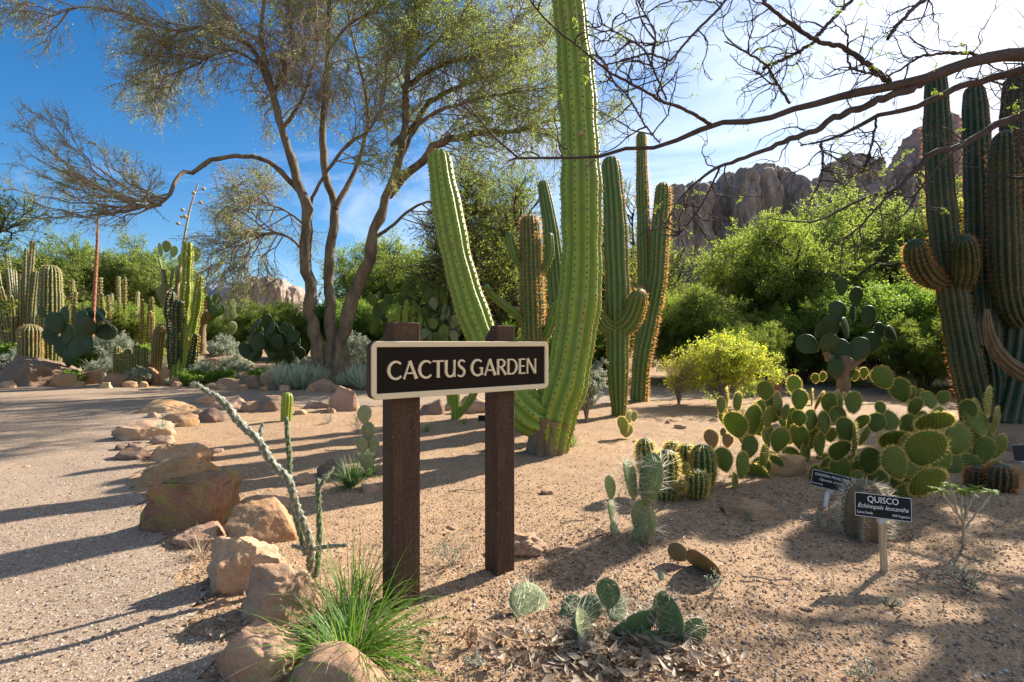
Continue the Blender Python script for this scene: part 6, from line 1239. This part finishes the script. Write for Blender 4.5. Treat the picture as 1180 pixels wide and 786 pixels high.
# leaf litter
def litter(n, centre, spread, size, label, name='leaf_litter', cxyz=None):
    if cxyz is None: x, y = scatter_pts(n, 8, 1.2)
    else: x = centre[0] + rg.normal(size=n) * spread[0]; y = centre[1] + rg.normal(size=n) * spread[1]
    z = gz(x, y) + rg.uniform(.003, .02, n) * (1 if cxyz is None else 1.8); th = rg.uniform(0, 6.28, n); L_ = size * rg.uniform(.4, 1.3, n); wd = L_ * rg.uniform(.15, .45, n); a = np.stack([np.cos(th), np.sin(th), rg.normal(size=n) * .25], 1); b = np.stack([-np.sin(th), np.cos(th), rg.normal(size=n) * .35], 1); c = np.stack([x, y, z], 1); up = np.array([0, 0, 1.])
    cu = rg.uniform(.1, .5, n)[:, None]
    V = np.stack([c - a * L_[:, None] + up * L_[:, None] * cu, c - b * wd[:, None] + up * wd[:, None] * .5, c, c + b * wd[:, None] + up * wd[:, None] * .5, c + a * L_[:, None] + up * L_[:, None] * cu], 1); f = np.array([[0, 1, 2], [0, 2, 3], [1, 4, 2], [2, 4, 3]])
    mb = MB(); mb.add(V.reshape(-1, 3), (np.arange(n)[:, None, None] * 5 + f[None]).reshape(-1, 3)); return tag(mb.build(name, M['leaf_dry']), label, 'leaf litter', kind='stuff')
litter(6500, None, None, .011, 'dry leaf bits strewn thinly over the soil')
for px_, py_, sp, n_, sz, lab in [(690, 762, (.20, .10), 420, .036, 'dry leaf pile around the foreground cactus pads'), (800, 768, (.12, .06), 120, .028, 'dry leaves right of the foreground pads'), (715, 622, (.18, .13), 220, .024, 'dead leaves gathered under the two lobed spiny cactus'), (960, 590, (.35, .16), 140, .022, 'dead leaves below the tilted black label'), (600, 735, (.25, .08), 110, .03, 'dry leaves left of the foreground pads'), (240, 660, (.10, .10), 90, .018, 'dry straw and leaves by the pointed boulder'), (240, 735, (.12, .1), 120, .02, 'dry leaves at the foot of the front boulders'), (440, 775, (.1, .06), 60, .018, 'dry leaves under the bright grass clump')]:
    g = G(px_, py_); litter(n_, (g.x, g.y), sp, sz, lab, cxyz=1)
gravelmat('bark_chip', [(0, (.09, .055, .035)), (.5, (.21, .13, .08)), (1, (.36, .25, .16))])
def chips(n, label, cx_, cy_, sx_, sy_):
    x = cx_ + rg.normal(size=n) * sx_; y = cy_ + rg.normal(size=n) * sy_; x, y = x[y > 1.3], y[y > 1.3]; n = len(x); th = rg.uniform(0, 6.28, n); L_ = rg.uniform(.004, .017, n); wd = L_ * rg.uniform(.2, .5, n); a = np.stack([np.cos(th), np.sin(th), rg.normal(size=n) * .2], 1) * L_[:, None]; b = np.stack([-np.sin(th), np.cos(th), rg.normal(size=n) * .2], 1) * wd[:, None]; h = np.array([0, 0, 1.]) * wd[:, None] * .5
    c = np.stack([x, y, gz(x, y) + micro(x, y) + .004], 1); V = np.stack([c - a, c + b, c + a, c - b, c + h, c - h], 1); mb = MB(); mb.add(V.reshape(-1, 3), (np.arange(n)[:, None, None] * 6 + OF[None]).reshape(-1, 3)); tag(mb.build('bark_chips', M['bark_chip'], smooth=False), label, 'mulch', kind='stuff')
chips(8000, 'dark bark chips strewn on the soil before the right prickly pears', 2.3, 3.6, 1.3, 1.0)
chips(3500, 'dark bark chips around the foreground cactus pads', .45, 2.4, .45, .35)
chips(3000, 'dark bark chips on the soil around the two sign posts', -.2, 3.6, .8, .9)
# dry sticks
for px_, py_, l_, a_, lab in [(545, 566, .45, .2, 'thin crooked dry stick lying between the posts'), (890, 672, .30, -.3, 'dark dry stick on the soil left of the QUISCO stake'), (1075, 665, .30, 2.6, 'dry stick lying in the shade right of the QUISCO stake'), (668, 600, .35, .5, 'thin stick lying behind the litter of the spiny cactus'), (400, 520, .5, .1, 'thin dry stick on the soil before the dark grass tuft'), (590, 770, .2, 1.2, 'short curved stick among the foreground litter')]:
    g = G(px_, py_); n = 12; t = np.linspace(-.5, .5, n); r = np.random.default_rng(int(px_)); C = np.stack([t * l_ * math.cos(a_), t * l_ * math.sin(a_), .012 + .01 * np.abs(np.sin(t * 7))], 1) + np.cumsum(r.normal(size=(n, 3)) * .006, 0) * np.array([1, 1, .3]); C[:, 2] = np.abs(C[:, 2])
    mb = MB(); V, F = tubes(C[None], np.linspace(.006, .002, n)[None], 5); mb.add(V, F); o = mb.build('dry_stick', M['twig']); o.location = g; tag(o, lab, 'stick')
